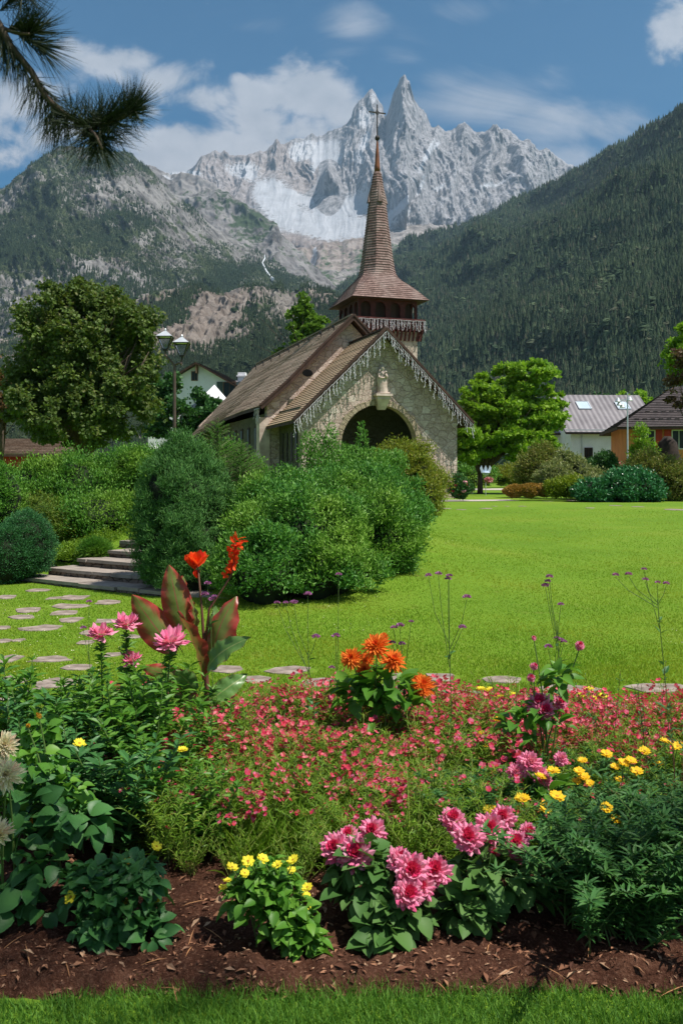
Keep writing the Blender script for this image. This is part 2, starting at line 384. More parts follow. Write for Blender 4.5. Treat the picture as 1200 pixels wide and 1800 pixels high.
# --- the far granite needles
RG = [(200,305,7600),(255,300,7500),(275,299,7400),(300,303,7300),(330,299,7200),(345,288,7100),(352,276,7100),(366,268,7100),(378,262,7100),(386,268,7100),(394,262,7100),(404,271,7100),(418,270,7100),(436,272,7100),(452,266,7100),(468,262,7100),
 (478,254,7100),(486,241,7100),(494,252,7100),(506,250,7150),(520,240,7200),(534,243,7200),(548,233,7200),(560,238,7200),(575,232,7200),(592,226,7150),(608,218,7100),(617,208,7050),(621,190,7050),(630,176,7050),(640,170,7050),(647,160,7050),(653,157,7050),
 (660,166,7050),(667,178,7050),(673,186,7050),(676,206,7000),(681,198,6800),(686,182,6750),(691,163,6750),(697,153,6750),(703,139,6750),(709,134,6750),(715,139,6750),(720,153,6750),(728,176,6750),(736,186,6750),(744,192,6780),(752,205,6800),(758,224,6800),(770,221,6800),(784,229,6800),(800,224,6800),
 (808,218,6800),(815,213,6800),(824,221,6800),(832,230,6800),(850,232,6800),(858,228,6800),(866,220,6800),(874,229,6800),(884,226,6800),(896,228,6800),(906,236,6800),(916,250,6800),(926,244,6800),(936,262,6800),(943,268,6800),(958,260,6800),(972,270,6800),(986,280,6800),(998,291,6800),(1006,289,6800),(1020,300,6800),(1060,330,6800),(1160,370,6800)]
FG = [(200,470,5600),(400,470,5500),(600,470,5400),(800,470,5400),(1160,470,5400)]
def d_massif(A, U, V, T):
    x, z = A[:,:,0], A[:,:,2]
    wx = x+140*fbm(x*.003, z*.003, 4, 40)
    d = 230*(ridged(wx*.0035, z*.0007, 5, 21)-.5)+90*(ridged(wx*.011, z*.0028, 5, 33)-.5)+38*(ridged(wx*.035, z*.006, 4, 44)-.5)+14*(ridged(wx*.11, z*.02, 3, 45)-.5)
    # buttresses: big needle, its left-hand neighbour, triangular spur over the glacier, rock island
    def butt(uc, ul, ur, h): # lines uc(v)
        r = np.where(U < uc, (U-ul)/(uc-ul).clip(1), (ur-U)/(ur-uc).clip(1)); return h*r.clip(0, 1)
    vv = V
    c = 706+.02*(vv-135); d = d+butt(c, np.interp(vv, [135,210,300,400], [695,672,636,600]), np.interp(vv, [135,200,300,400], [724,758,756,700]), 300)*sm(440, 380, V)
    c = 650-.05*(vv-160); d = d+butt(c, c-40-.15*(vv-160), c+30, 130)*sm(440, 380, V)
    d = d+butt(578+0*vv, np.interp(vv, [285,360], [570,545]), np.interp(vv, [285,360], [586,612]), 330)*sm(280, 300, V)*sm(385, 350, V)
    d = d+butt(537+0*vv, 518+0*vv, 556+0*vv, 120)*sm(364, 374, V)*sm(392, 382, V)
    for uc, w in ((765,22),(812,30),(866,26),(925,24),(960,30)):
        cc = uc-.25*(vv-230); d = d+butt(cc, cc-w-.1*(vv-230), cc+w*1.3, 190)*sm(430, 380, V)
    gl = np.maximum(np.maximum(ell(U, V, 560, 385, 150, 60), ell(U, V, 482, 345, 60, 50, 30)), ell(U, V, 575, 272, 30, 50, 20)); d = d+sm(0,.3,gl)*60*fbm(x*.006, z*.006, 4, 77)
    d = d*(1-sm(0,.35,gl)*.85)
    return d
def k_massif(A, U, V, T, D):
    snow = np.full(U.shape, -.25)
    for e in ((560,398,110,30,8,1.2),(480,350,40,34,35,1.3),(610,372,60,26,-25,1.3),(600,398,95,24,0,1.2),(575,275,26,46,20,.55),(560,262,60,24,10,.35),(640,215,24,50,0,.22),(525,265,30,24,0,.25),
              (655,180,12,26,0,.3),(305,303,60,12,5,.8),(468,338,20,18,30,1.4),(520,345,50,14,20,.7),(700,382,24,9,-10,1.3),(765,262,20,5,-50,.1),(770,332,14,6,-15,.6),(640,260,16,60,20,.15),(745,290,8,60,25,.1),(430,300,60,30,20,.0),(735,340,8,40,25,.15),(860,330,60,8,-20,-.02)):
        snow = np.maximum(snow, ell(U, V, *e[:5]).clip(-.6, 1)*1.3+e[5]*.5-.15)
    snow = np.where(ell(U, V, 578, 330, 32, 52) > .05, -.4, snow); nz = fbm(A[:,:,0]*.004, A[:,:,2]*.004, 5, 17); snow = snow+nz*1.3-.8*(ell(U, V, 537, 378, 18, 11)+nz*1.5).clip(0,.5)-.9*(ell(U,V,612,378,22,16)+nz*1.5).clip(0,.5)
    flat = np.gradient(D, axis=1); snow = snow+np.clip(flat*.004, -.15, .15)
    veg = np.full(U.shape, -.9); veg = np.maximum(veg, sm(420, 455, V)*.8-.6)
    warm = sm(395, 415, V)*.4+.22*(ell(U,V,450,300,110,60) > 0)
    return np.stack([snow, veg, warm], -1)
sheet('granite_needles', RG, FG, 760, 300, d_massif, m_rock('granite', (.24,.24,.255), .85, sc=.009), k_massif, jit=26, jf=.02, upz=.0)

# --- basin below the glacier
RB = [(380,470,5600),(430,440,5500),(470,428,5400),(510,436,5300),(560,428,5300),(620,420,5400),(680,402,5500),(740,392,5600),(800,395,5600),(880,410,5600),(960,430,5600)]
FB = [(380,600,3600),(560,600,3500),(760,600,3500),(960,600,3500)]
def d_basin(A, U, V, T):
    x, z = A[:,:,0], A[:,:,2]; d = 160*(ridged(x*.0016, z*.002, 5, 51)-.5)+40*(ridged(x*.012, z*.01, 4, 5)-.5)
    return d-90*np.exp(-((U-546+.1*(V-440))/8)**2)
def k_basin(A, U, V, T, D):
    n = fbm(A[:,:,0]*.006, A[:,:,2]*.006, 4, 61)
    veg = .5+n*1.6-.9*sm(445, 425, V)-1.2*(ell(U,V,546,470,14,60,12) > 0)*1
    veg = veg-.9*ell(U,V,720,405,90,45).clip(0)
    snow = -.3+.95*(ell(U,V,545,462,8,30,18) > 0)+.9*ell(U,V,530,425,90,18).clip(0)
    return np.stack([snow, veg, .1+0*U+.25*(ell(U,V,560,440,130,30) > 0)], -1)
sheet('glacier_basin', RB, FB, 300, 140, d_basin, m_rock('moraine', (.21,.20,.195), sc=.005), k_basin, jit=30, jf=.02)

# --- the dark shoulder left of the glacier
RM = [(150,280,4700),(262,290,4700),(300,306,4650),(318,300,4600),(338,304,4600),(370,318,4550),(400,338,4500),(430,356,4450),(455,372,4400),(478,385,4350),(488,394,4300),(494,412,4200),(530,440,4150),(565,480,4100),(620,530,4000)]
FM = [(150,560,3500),(400,560,3500),(620,600,3400)]
def d_mid(A, U, V, T):
    x, z = A[:,:,0], A[:,:,2]; return 130*(ridged(x*.003+z*.0015, z*.002, 5, 71)-.5)+50*(ridged(x*.012, z*.008, 4, 5)-.5)
def k_mid(A, U, V, T, D):
    n = fbm(A[:,:,0]*.004, A[:,:,2]*.004, 4, 62)
    veg = .0+n*1.2+.7*ell(U,V,430,375,90,40,35).clip(0)+.5*sm(430,470,V); snow = -.5+.5*(ell(U,V,312,312,40,8,20) > 0)+.7*ell(U,V,295,312,30,12,20).clip(0)
    return np.stack([snow, veg, .05+0*U], -1)
sheet('dark_shoulder', RM, FM, 260, 150, d_mid, m_rock('shoulder_rock', (.16,.155,.155), veg=(.03,.045,.02), sc=.004), k_mid, jit=22, jf=.02)

# --- the big rocky mountain on the left
RL = [(-500,420,2900),(-150,372,2900),(-60,345,2950),(0,328,3000),(30,305,3000),(60,287,3050),(80,270,3100),(100,260,3120),(125,255,3150),(160,258,3150),(200,258,3150),(235,272,3180),(262,292,3200),(290,322,3220),(320,352,3240),(350,372,3260),(380,395,3280),(400,412,3300),(430,430,3320),(460,442,3350),(490,462,3400),(520,482,3400),(560,500,3450),(620,520,3500),(700,540,3500)]
FL = [(-500,650,1850),(0,650,1850),(400,620,1900),(700,600,2000)]
def d_left(A, U, V, T):
    x, z = A[:,:,0], A[:,:,2]; w = x*.8+z*.6
    return 120*(ridged(w*.0022, z*.002, 5, 81)-.5)+55*(ridged(w*.011, (z-x)*.004, 6, 6, .62)-.5)+26*(ridged(w*.06, (z-x)*.016, 4, 6, .65)-.5)
def vegL(x, z, U, V):
    n = fbm(x*.0045, z*.0045, 5, 63, .6)
    return (.44+n*2.4+.5*sm(330,270,V)+.9*ell(U,V,400,475,90,34,8).clip(0)+.9*ell(U,V,10,440,95,45).clip(0)+.8*ell(U,V,55,370,60,50).clip(0)+.6*ell(U,V,140,400,50,40).clip(0)
            +.5*ell(U,V,500,490,70,40).clip(0)-.55*ell(U,V,110,400,60,22).clip(0)-.8*ell(U,V,240,480,130,45,20).clip(0)-.6*ell(U,V,60,500,120,40).clip(0))
def k_left(A, U, V, T, D):
    return np.stack([-.6+0*U, vegL(A[:,:,0], A[:,:,2], U, V), .0+.35*ell(U,V,110,410,80,26).clip(0)+.25*ell(U,V,210,440,80,20).clip(0)], -1)
AL, UL, VL = sheet('rocky_mountain', RL, FL, 520, 300, d_left, m_rock('mountain_rock', (.165,.16,.155), veg=(.034,.045,.02), warm=(.30,.22,.18), sc=.0055), k_left, jit=26, jf=.015, prof=1.0)

# --- the reddish cliffs over the village
RC_ = [(-400,600,1700),(0,596,1700),(120,560,1720),(210,530,1720),(250,517,1700),(300,505,1700),(350,503,1700),(400,512,1700),(428,500,1700),(480,498,1700),(520,508,1700),(560,505,1720),(600,520,1750),(640,560,1750),(680,640,1700),(720,740,1600),(760,826,1500)]
RC = RC_
FC = [(-400,834,560),(0,834,560),(760,834,700)]
def d_cliff(A, U, V, T):
    x, z = A[:,:,0], A[:,:,2]; terr = np.abs(((z+18*fbm(x*.01, z*.01, 3, 2))/38) % 1-.5)
    return 50*(ridged(x*.007, z*.009, 5, 91)-.5)+30*(ridged(x*.03, z*.022, 4, 7)-.5)+14*(ridged(x*.11, z*.06, 3, 8)-.5)+22*terr
def vegC(x, z, U, V):
    n = fbm(x*.011, z*.013, 4, 64, .6)
    return .42+n*2.4+.3*sm(580, 660, V)-.25*ell(U,V,430,520,220,30).clip(0)-.6*ell(U,V,350,560,60,50).clip(0)
def k_cliff(A, U, V, T, D):
    return np.stack([-.9+0*U, vegC(A[:,:,0], A[:,:,2], U, V)-.1,   .12+1.0*fbm(A[:,:,0]*.01, A[:,:,2]*.01, 3, 8)], -1)
AC, UC, VC = sheet('reddish_cliffs', RC, FC, 520, 300, d_cliff, m_rock('red_rock', (.165,.15,.135), veg=(.03,.045,.018), warm=(.23,.165,.13), sc=.011), k_cliff, jit=16, jf=.03)

# --- the forested slope on the right
RR = [(420,620,5200),(520,548,4800),(600,496,4300),(690,446,3800),(740,425,3600),(800,398,3300),(850,376,3150),(900,352,3000),(960,326,2800),(1003,303,2650),(1050,280,2500),(1100,254,2350),(1150,226,2250),(1200,198,2150),(1300,130,2000),(1600,-60,1700)]
FR = [(420,834,1500),(600,834,1000),(720,834,700),(860,834,560),(1200,834,480),(1600,834,430)]
def d_right(A, U, V, T):
    x, z = A[:,:,0], A[:,:,2]
    return 260*(ridged(x*.0020+z*.0016, A[:,:,1]*.0010, 4, 101)-.5)+30*(ridged(x*.01, z*.01, 3, 7)-.5)
m_floor = solid('forest_floor', (.03,.042,.022), (.015,.024,.012), .02, .95)
AR, UR, VR = sheet('forested_hill', RR, FR, 300, 160, d_right, m_floor, jit=14, jf=.02)

CON = []
def conifer_tpl(k=6, tiers=3, seed=0):
    r = random.Random(seed); v = []; f = []
    if seed == 9:
        for i, (z, q) in enumerate(((.1,.12),(.3,.3),(.6,.33),(.85,.2))):
            for j in range(k): a = 2*math.pi*(j+.5*i)/k; w = q*r.uniform(.75,1.25); v.append((w*math.cos(a), w*math.sin(a), z+r.uniform(-.06,.06)))
        for i in range(3): f += [(i*k+j, i*k+(j+1)%k, (i+1)*k+(j+1)%k, (i+1)*k+j) for j in range(k)]
        v.append((0,0,1)); f += [(3*k+j, 3*k+(j+1)%k, 4*k) for j in range(k)]; return v, f
    R0 = r.uniform(.12,.21)
    for i in range(tiers):
        z0 = .08+.26*i; z1 = z0+.46 if i < tiers-1 else 1.0; R = R0*(1-.28*i); b = len(v)
        for j in range(k):
            a = 2*math.pi*(j+.5*i)/k; q = R*r.uniform(.65, 1.25); v.append((q*math.cos(a), q*math.sin(a), z0+r.uniform(-.05, .03)))
        v.append((0,0,z1))
        f += [(b+j, b+(j+1) % k, b+k) for j in range(k)]
    return v, f
def forest(name, A, U, V, n, hmin, hmax, dens, mat, label, wfun=None, z0=0, ulim=(-60,1300)):
    a = A; ns, ntt = a.shape[:2]
    cu = (U[:-1,:-1]+U[1:,1:])/2; cv = (V[:-1,:-1]+V[1:,1:])/2; cy = (a[:-1,:-1,1]+a[1:,1:,1])/2
    area = np.abs((U[1:,:-1]-U[:-1,:-1])*(V[:-1,1:]-V[:-1,:-1]))
    w = area*cy**1.5*(cu > ulim[0])*(cu < ulim[1])*(cv < 828)
    x = (a[:-1,:-1,0]+a[1:,1:,0])/2; z = (a[:-1,:-1,2]+a[1:,1:,2])/2
    w = w*np.clip(dens(x, z, cu, cv), 0, 1); w = w.ravel(); w /= w.sum()
    k = rng.choice(len(w), n, p=w); i, j = np.unravel_index(k, (ns-1, ntt-1)); p = rng.random((n,1)); q = rng.random((n,1))
    O = (a[i,j]*(1-p)+a[i+1,j]*p)*(1-q)+(a[i,j+1]*(1-p)+a[i+1,j+1]*p)*q
    O[:,2] -= 1.5
    h = rng.uniform(hmin, hmax, (n,1))*(.55+.8*vnoise(O[:,0]*.012, O[:,2]*.012, 5)[:,None]); wd = rng.uniform(.8, 1.35, (n,1))
    G = Geo(); an = rng.uniform(0, 6.28, (n,1)); sp = rng.integers(0, 19, n)//2
    for q_ in range(10):
        kk = sp == q_; X = np.concatenate([np.cos(an), np.sin(an), 0*an], 1)*h*wd; Y = np.concatenate([-np.sin(an), np.cos(an), 0*an], 1)*h*wd; Z = np.concatenate([rng.normal(0,.045,(n,2))*h, h*(.62 if q_ == 9 else 1)], 1)
        G.inst(conifer_tpl(6, 3, q_), O[kk], X[kk], Y[kk], Z[kk])
    o = G.build(name, mat); tag(o, label, 'forest', kind='stuff'); return o
def ramp_f(t, src, lo, hi):
    mr = t.nodes.new('ShaderNodeMapRange'); mr.inputs[1].default_value = lo; mr.inputs[2].default_value = hi; t.links.new(src, mr.inputs[0]); return mr.outputs[0]
def conifer_mat(name, cols, bigc, bs):
    m, t, out = base_mat(name); gn = t.nodes.new('ShaderNodeNewGeometry')
    c = ramp(t, gn.outputs['Random Per Island'], [(i/(len(cols)-1), q) for i, q in enumerate(cols)])
    n = tnoise(t, bs, 3, .6); mr = t.nodes.new('ShaderNodeMapRange'); mr.inputs[1].default_value = .4; mr.inputs[2].default_value = .62; t.links.new(n, mr.inputs[0])
    c = mixc(t, M(t, 'MULTIPLY', mr.outputs[0], .6), c, bigc); n5 = tnoise(t, bs*3.5, 4, .65, stretch=(1,1,.5)); c = mixc(t, M(t, 'MULTIPLY', ramp_f(t, n5, .5, .64), .55), c, tuple(q*.45 for q in cols[1])); pbsdf(t, out, c, .9, tnoise(t, .8, 4, .7), 1, 1.5, spec=.05); return m
m_con = conifer_mat('conifer_green', [(.02,.042,.026), (.05,.08,.045), (.11,.15,.08), (.03,.055,.034), (.075,.11,.06), (.13,.12,.085)], (.08,.12,.06), .0022)
m_con2 = conifer_mat('far_conifer', [(.025,.045,.026), (.04,.065,.032), (.055,.08,.036)], (.05,.07,.034), .004)
forest('hillside_forest', AR, UR, VR, 62000, 13, 24, lambda x, z, u, v: 1+0*x, m_con, 'dense dark green conifer forest covering the slope on the right')
forest('mountain_forest', AL, UL, VL, 46000, 6, 15, lambda x, z, u, v: .30+(vegL(x, z, u, v)-.4)*sm(270, 380, v), m_con2, 'patches of dark conifers on the rocky mountain on the left')
forest('cliff_forest', AC, UC, VC, 30000, 6, 14, lambda x, z, u, v: .24+(vegC(x, z, u, v)-.2)*1.3, m_con2, 'conifers growing on the ledges of the reddish cliffs', ulim=(-60, 760))

# waterfall on the mountain
wf = Geo()
def onsheet(A, U, V, u, v):
    k = np.argmin((U-u)**2+(V-v)**2); i, j = np.unravel_index(k, U.shape); p = A[i,j].copy(); p[1] -= 30; return p
pw = [onsheet(AL, UL, VL, u, v) for u, v in ((468,448),(467,455),(462,462),(466,470),(470,478),(475,485),(480,496))]
wf.tube(pw, [1.5,2.5,2,2.5,4,3.5,6], 5)
tag(wf.build('waterfall', solid('white_water', (.8,.82,.85), (.6,.64,.68), .05, .4)), kind='structure')

# haze
hz = Geo().box((0, 4400, 1890), (18400, 9300, 3900))
m, t, out = base_mat('valley_haze'); vol = t.nodes.new('ShaderNodeVolumePrincipled'); vol.inputs['Color'].default_value = (.50,.76,1,1)
vol.inputs['Density'].default_value = 4.8e-5; vol.inputs['Anisotropy'].default_value = .2; t.links.new(vol.outputs[0], out.inputs['Volume'])
HAZE = tag(hz.build('haze', m), 'thin blue mountain haze filling the valley', 'haze', kind='stuff')
# ------------------------------------------------------------------ chapel
def uvnode(t, sc=(1,1,1)):
    c = t.nodes.new('ShaderNodeUVMap'); mp = t.nodes.new('ShaderNodeMapping'); mp.inputs[3].default_value = sc
    t.links.new(c.outputs[0], mp.inputs[0]); return mp.outputs[0]
def m_shingle(name, a, b, c3, bw=.16, streak=.4, rh=.5):
    m, t, out = base_mat(name); uv = uvnode(t)
    br = t.nodes.new('ShaderNodeTexBrick'); t.links.new(uv, br.inputs['Vector']); br.offset = .5
    br.inputs['Scale'].default_value = 1; br.inputs['Brick Width'].default_value = bw; br.inputs['Row Height'].default_value = rh
    br.inputs['Mortar Size'].default_value = .008; br.inputs['Color1'].default_value = (*a, 1); br.inputs['Color2'].default_value = (*b, 1)
    br.inputs['Mortar'].default_value = (*[x*.3 for x in b], 1); br.inputs['Bias'].default_value = 0
    n = tnoise(t, 1.1, 6, .65); n2 = tnoise(t, 9, 4, .7)
    col = mixc(t, M(t, 'MULTIPLY', ramp_f(t, n, .45, .65), streak), br.outputs[0], c3)
    col = mixc(t, .35, col, ramp(t, n2, [(.3, tuple(x*.45 for x in b)), (.7, tuple(x*1.3 for x in a))]))
    pbsdf(t, out, col, .85, M(t, 'ADD', br.outputs['Fac'], n2), -.4, .02, spec=.15); return m
def ramp_f(t, src, lo, hi):
    mr = t.nodes.new('ShaderNodeMapRange'); mr.inputs[1].default_value = lo; mr.inputs[2].default_value = hi; t.links.new(src, mr.inputs[0]); return mr.outputs[0]
def m_stone(name, cols, mortar, sc=2.6, bump=.8, mw=.05):
    m, t, out = base_mat(name); tcn = t.nodes.new('ShaderNodeTexCoord')
    nz = t.nodes.new('ShaderNodeTexNoise'); nz.inputs['Scale'].default_value = 2.2; t.links.new(tcn.outputs['Object'], nz.inputs['Vector'])
    ad = t.nodes.new('ShaderNodeVectorMath'); ad.operation = 'MULTIPLY_ADD'; ad.inputs[1].default_value = (.35,.35,.35); t.links.new(nz.outputs['Color'], ad.inputs[0]); t.links.new(tcn.outputs['Object'], ad.inputs[2])
    mp = t.nodes.new('ShaderNodeMapping'); mp.inputs[3].default_value = (1,1,1.55); t.links.new(ad.outputs[0], mp.inputs[0])
    vo = t.nodes.new('ShaderNodeTexVoronoi'); vo.inputs['Scale'].default_value = sc; t.links.new(mp.outputs[0], vo.inputs['Vector'])
    ve = t.nodes.new('ShaderNodeTexVoronoi'); ve.feature = 'DISTANCE_TO_EDGE'; ve.inputs['Scale'].default_value = sc; t.links.new(mp.outputs[0], ve.inputs['Vector'])
    sp = t.nodes.new('ShaderNodeSeparateXYZ'); t.links.new(vo.outputs['Color'], sp.inputs[0])
    c = ramp(t, sp.outputs[0], [(i/(len(cols)-1), q) for i, q in enumerate(cols)])
    n = tnoise(t, 14, 6, .7); c = mixc(t, .45, c, ramp(t, n, [(.3, tuple(x*.5 for x in cols[0])), (.7, tuple(x*1.15 for x in cols[-1]))]))
    ed = ramp_f(t, ve.outputs['Distance'], 0, mw); ns = tnoise(t, .6, 4, .6)
    ed2 = M(t, 'MAXIMUM', ed, M(t, 'MULTIPLY', ramp_f(t, ns, .35, .6), .5))
    c = mixc(t, ed2, mortar, c)
    pbsdf(t, out, c, .92, M(t, 'ADD', M(t, 'MULTIPLY', ed, .7), n), bump, .05, spec=.1); return m
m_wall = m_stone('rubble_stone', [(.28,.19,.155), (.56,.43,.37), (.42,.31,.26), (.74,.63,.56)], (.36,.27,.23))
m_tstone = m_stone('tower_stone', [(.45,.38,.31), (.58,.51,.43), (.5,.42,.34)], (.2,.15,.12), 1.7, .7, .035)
m_side = m_stone('shaded_stone', [(.10,.10,.07), (.16,.15,.11), (.12,.12,.09)], (.1,.095,.07))  # facade stone darkened: shade of side walls and porch put into the colour
m_roof = m_shingle('tan_shingles', (.50,.37,.25), (.36,.25,.165), (.26,.25,.13))
m_roof2 = m_shingle('brown_shingles', (.46,.35,.27), (.31,.23,.175), (.46,.41,.34), streak=.4)
m_spire = m_shingle('spire_shingles', (.27,.185,.165), (.12,.075,.065), (.42,.36,.33), .14, .5)
m_dwood = solid('dark_wood', (.07,.038,.026), (.035,.02,.015), 3, .8, .3, stretch=(1,1,.1))
m_rwood = solid('red_wood', (.095,.024,.02), (.05,.015,.013), 4, .75, .2)
m_copper = solid('copper', (.22,.085,.04), (.13,.055,.03), 3, .45, .1, metal=.3)
m_iron = solid('iron', (.02,.018,.018), (.035,.03,.028), 9, .6)
m_pale = solid('pale_stone', (.62,.52,.45), (.40,.31,.26), 3, .9, .4)
m_black = solid('window_dark', (.012,.012,.012), (.02,.02,.02), 3, .3)
m_light = solid('lights_plastic', (.60,.60,.62), (.42,.42,.45), 12, .5)
m_slab = solid('flagstone', (.34,.29,.25), (.22,.19,.165), 5, .9, .5)

def courses(G, rows, nc, m=0, lift=.03, wob=.009, seed=0):
    """rows: list of (front pt, back pt) from ridge to eave; saw-tooth courses of shingles"""
    rows = [(np.array(a, float), np.array(b, float)) for a, b in rows]
    ln = [0]
    for i in range(len(rows)-1): ln.append(ln[-1]+np.linalg.norm(rows[i+1][0]-rows[i][0]))
    def at(s):
        i = min(max(np.searchsorted(ln, s)-1, 0), len(rows)-2); f = (s-ln[i])/(ln[i+1]-ln[i])
        return rows[i][0]*(1-f)+rows[i+1][0]*f, rows[i][1]*(1-f)+rows[i+1][1]*f
    tot = ln[-1]; rr = random.Random(seed)
    for k in range(nc):
        s0 = tot*k/nc; s1 = tot*(k+1)/nc+.01; a0, b0 = at(s0); a1, b1 = at(min(s1, tot))
        n = np.cross(b0-a0, a1-a0); n /= np.linalg.norm(n)
        if n[2] < 0: n = -n
        up = n*(lift+rr.uniform(-wob, wob)); up2 = n*(lift+rr.uniform(-wob, wob))
        L = np.linalg.norm(b0-a0); j = rr.uniform(0, 5)
        G.poly([[a0, b0, b1+up2, a1+up], [a1+up, b1+up2, b1, a1]], m, [[(j,k*.5),(j+L,k*.5),(j+L,k*.5+.5),(j,k*.5+.5)], [(j,k*.5)]*4])
def slab_under(G, rows, th, m):
    for i in range(len(rows)-1):
        a0, b0 = map(np.array, rows[i]); a1, b1 = map(np.array, rows[i+1]); a0=a0.astype(float); dz = np.array([0,0,-th])
        G.poly([[a0+dz, a1+dz, b1+dz, b0+dz], [a0, a1, a1+dz, a0+dz], [b0, b0+dz, b1+dz, b1]], m)
    a1, b1 = map(np.array, rows[-1]); dz = np.array([0,0,-th]); G.poly([[a1, b1, b1+dz, a1+dz]], m)

CZ = .45
chapel = empty('chapel', (1.95, 40, CZ), math.radians(18)); tag(chapel, 'stone chapel with shingled roofs, arched porch and slender shingled spire', 'chapel')
# porch roof
EA, EZ, RZ = 4.2, 3.41, 7.5
for sgn in (-1, 1):
    G = Geo(); rows = [((0,0,RZ),(0,4.9,RZ)), ((sgn*3.2,0,RZ-3.13),(sgn*3.2,4.9,RZ-3.13)), ((sgn*EA,0,EZ),(sgn*(EA+.05),4.9,EZ-.05))]
    courses(G, rows, 36, 0, seed=3+sgn); slab_under(G, rows, .14, 1)
    G.build('porch_roof', [m_roof, m_dwood], chapel)
    G = Geo(); G.beam((0,-.03,RZ-.05), (sgn*EA,-.03,EZ-.05), .07, .26); G.beam((0,-.075,RZ+.02), (sgn*(EA+.03),-.075,EZ+.02), .05, .09)
    G.build('verge_board', m_dwood, chapel)
# facade with arched opening
def gable_wall(G, y0, y1, half, top, ac, rad, spring, n=72, m=0, half2=None):
    xs = sorted(set([round(float(q), 4) for q in np.linspace(-half, half if half2 is None else half2, n)]+[ac-rad, ac+rad, 0.0]+[round(ac+rad*math.cos(q), 4) for q in np.linspace(0, math.pi, 25)]))
    def bot(x): return spring+math.sqrt(max(0, rad*rad-(x-ac)**2)) if abs(x-ac) < rad-1e-6 else 0.0
    for a, b in zip(xs[:-1], xs[1:]):
        mid = (a+b)/2; ins = abs(mid-ac) < rad
        za = (spring+math.sqrt(max(0, rad*rad-(a-ac)**2))) if ins else -.6; zb = (spring+math.sqrt(max(0, rad*rad-(b-ac)**2))) if ins else -.6
        ta, tb = top(a), top(b)
        G.poly([[(a,y0,za),(b,y0,zb),(b,y0,tb),(a,y0,ta)], [(b,y1,zb),(a,y1,za),(a,y1,ta),(b,y1,tb)]], m)
        if ins: G.poly([[(a,y0,za),(a,y1,za),(b,y1,zb),(b,y0,zb)]], m)
    for x in (ac-rad, ac+rad): G.poly([[(x,y0,-.6),(x,y1,-.6),(x,y1,spring),(x,y0,spring)]], m)
    for x in (xs[0], xs[-1]): G.poly([[(x,y0,-.6),(x,y1,-.6),(x,y1,top(x)),(x,y0,top(x))]], m)
G = Geo(); gable_wall(G, .55, 1.05, 3.68, lambda x: RZ-.16-abs(x)*.974, -.1, 1.8, 2.4)
G.build('facade_wall', m_wall, chapel)
G = Geo()
for i in range(26):
    a0 = math.pi*i/26+.006; a1 = math.pi*(i+1)/26-.006; r0, r1 = 1.79, 2.02+.03*((i*7) % 3)
    q = [(-.1+r*math.cos(a), y, 2.4+r*math.sin(a)) for y in (.51,.65) for r, a in ((r0,a0),(r1,a0),(r1,a1),(r0,a1))]
    G.add(q, [0,3,2,1,4,5,6,7,0,1,5,4,1,2,6,5,2,3,7,6,3,0,4,7], [4]*6)
G.build('arch_surround', m_stone('arch_stone', [(.34,.27,.19), (.42,.35,.25)], (.2,.16,.12), 3), chapel)
G = Geo()
for sgn in (-1, 1):   # porch side walls
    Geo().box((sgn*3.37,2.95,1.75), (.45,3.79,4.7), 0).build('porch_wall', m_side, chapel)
for y in (1.7, 2.5, 3.3, 4.1):
    for sgn in (-1, 1):
        Geo().box((sgn*3.6,y,2.35), (.06,.26,1.3)).build('window', m_black, chapel)
# corbel under the statue
G = Geo(); G.box((0,.42,4.62), (.78,.52,.1)); G.box((0,.46,4.50), (.62,.44,.14))
G.add([(-.3,.26,4.43),(.3,.26,4.43),(.3,.66,4.43),(-.3,.66,4.43),(-.17,.5,3.98),(.17,.5,3.98),(.17,.66,3.98),(-.17,.66,3.98)], [0,1,2,3,7,6,5,4,0,4,5,1,1,5,6,2,2,6,7,3,3,7,4,0], [4]*6)
G.build('corbel', m_pale, chapel)
# nave
NR = 8.82; ys = [4.45, 8, 12, 16, 20.5, 25.5]; ea = [4.62,4.7,4.9,5.05,5.2,5.35]; ez = [4.32,4.3,4.15,3.85,3.45,3.05]
for sgn in (-1, 1):
    G = Geo()
    for i in range(5):
        rows = [((0,ys[i],NR),(0,ys[i+1],NR))]
        for f, dz in ((.35,-.03),(.7,-.10),(.88,-.06),(1,0)):
            rows.append(tuple((sgn*ea[j]*f, ys[j], NR+(ez[j]-NR)*f+dz) for j in (i, i+1)))
        courses(G, rows, 44, 0, seed=5); slab_under(G, rows, .16, 1)
    G.build('nave_roof', [m_roof2, m_dwood], chapel)
    G = Geo(); pts = [(0,4.41,NR-.06)]+[(sgn*ea[0]*f,4.41,NR+(ez[0]-NR)*f+dz-.06) for f, dz in ((.35,-.03),(.7,-.1),(1,0))]
    for a, b in zip(pts[:-1], pts[1:]): G.beam(a, b, .08, .26); G.beam((a[0],a[1]-.05,a[2]+.1), (b[0],b[1]-.05,b[2]+.1), .05, .08)
    G.build('verge_board', m_dwood, chapel)
for yb in (4.85, 24.9):
    G = Geo(); xs = np.linspace(-4.2, 4.2, 25)
    for a, b in zip(xs[:-1], xs[1:]):
        t_ = lambda x: NR-.32-abs(x)*.985
        G.poly([[(a,yb,-.6),(b,yb,-.6),(b,yb,t_(b)),(a,yb,t_(a))], [(b,yb+.45,-.6),(a,yb+.45,-.6),(a,yb+.45,t_(a)),(b,yb+.45,t_(b))]])
    for x in (-4.2, 4.2): G.poly([[(x,yb,-.6),(x,yb+.45,-.6),(x,yb+.45,4.36),(x,yb,4.36)]])
    G.build('gable_wall', m_wall, chapel)
for sgn in (-1, 1):
    Geo().box((sgn*3.97,15.1,1.7), (.44,19.6,4.6)).build('nave_wall', m_side, chapel)
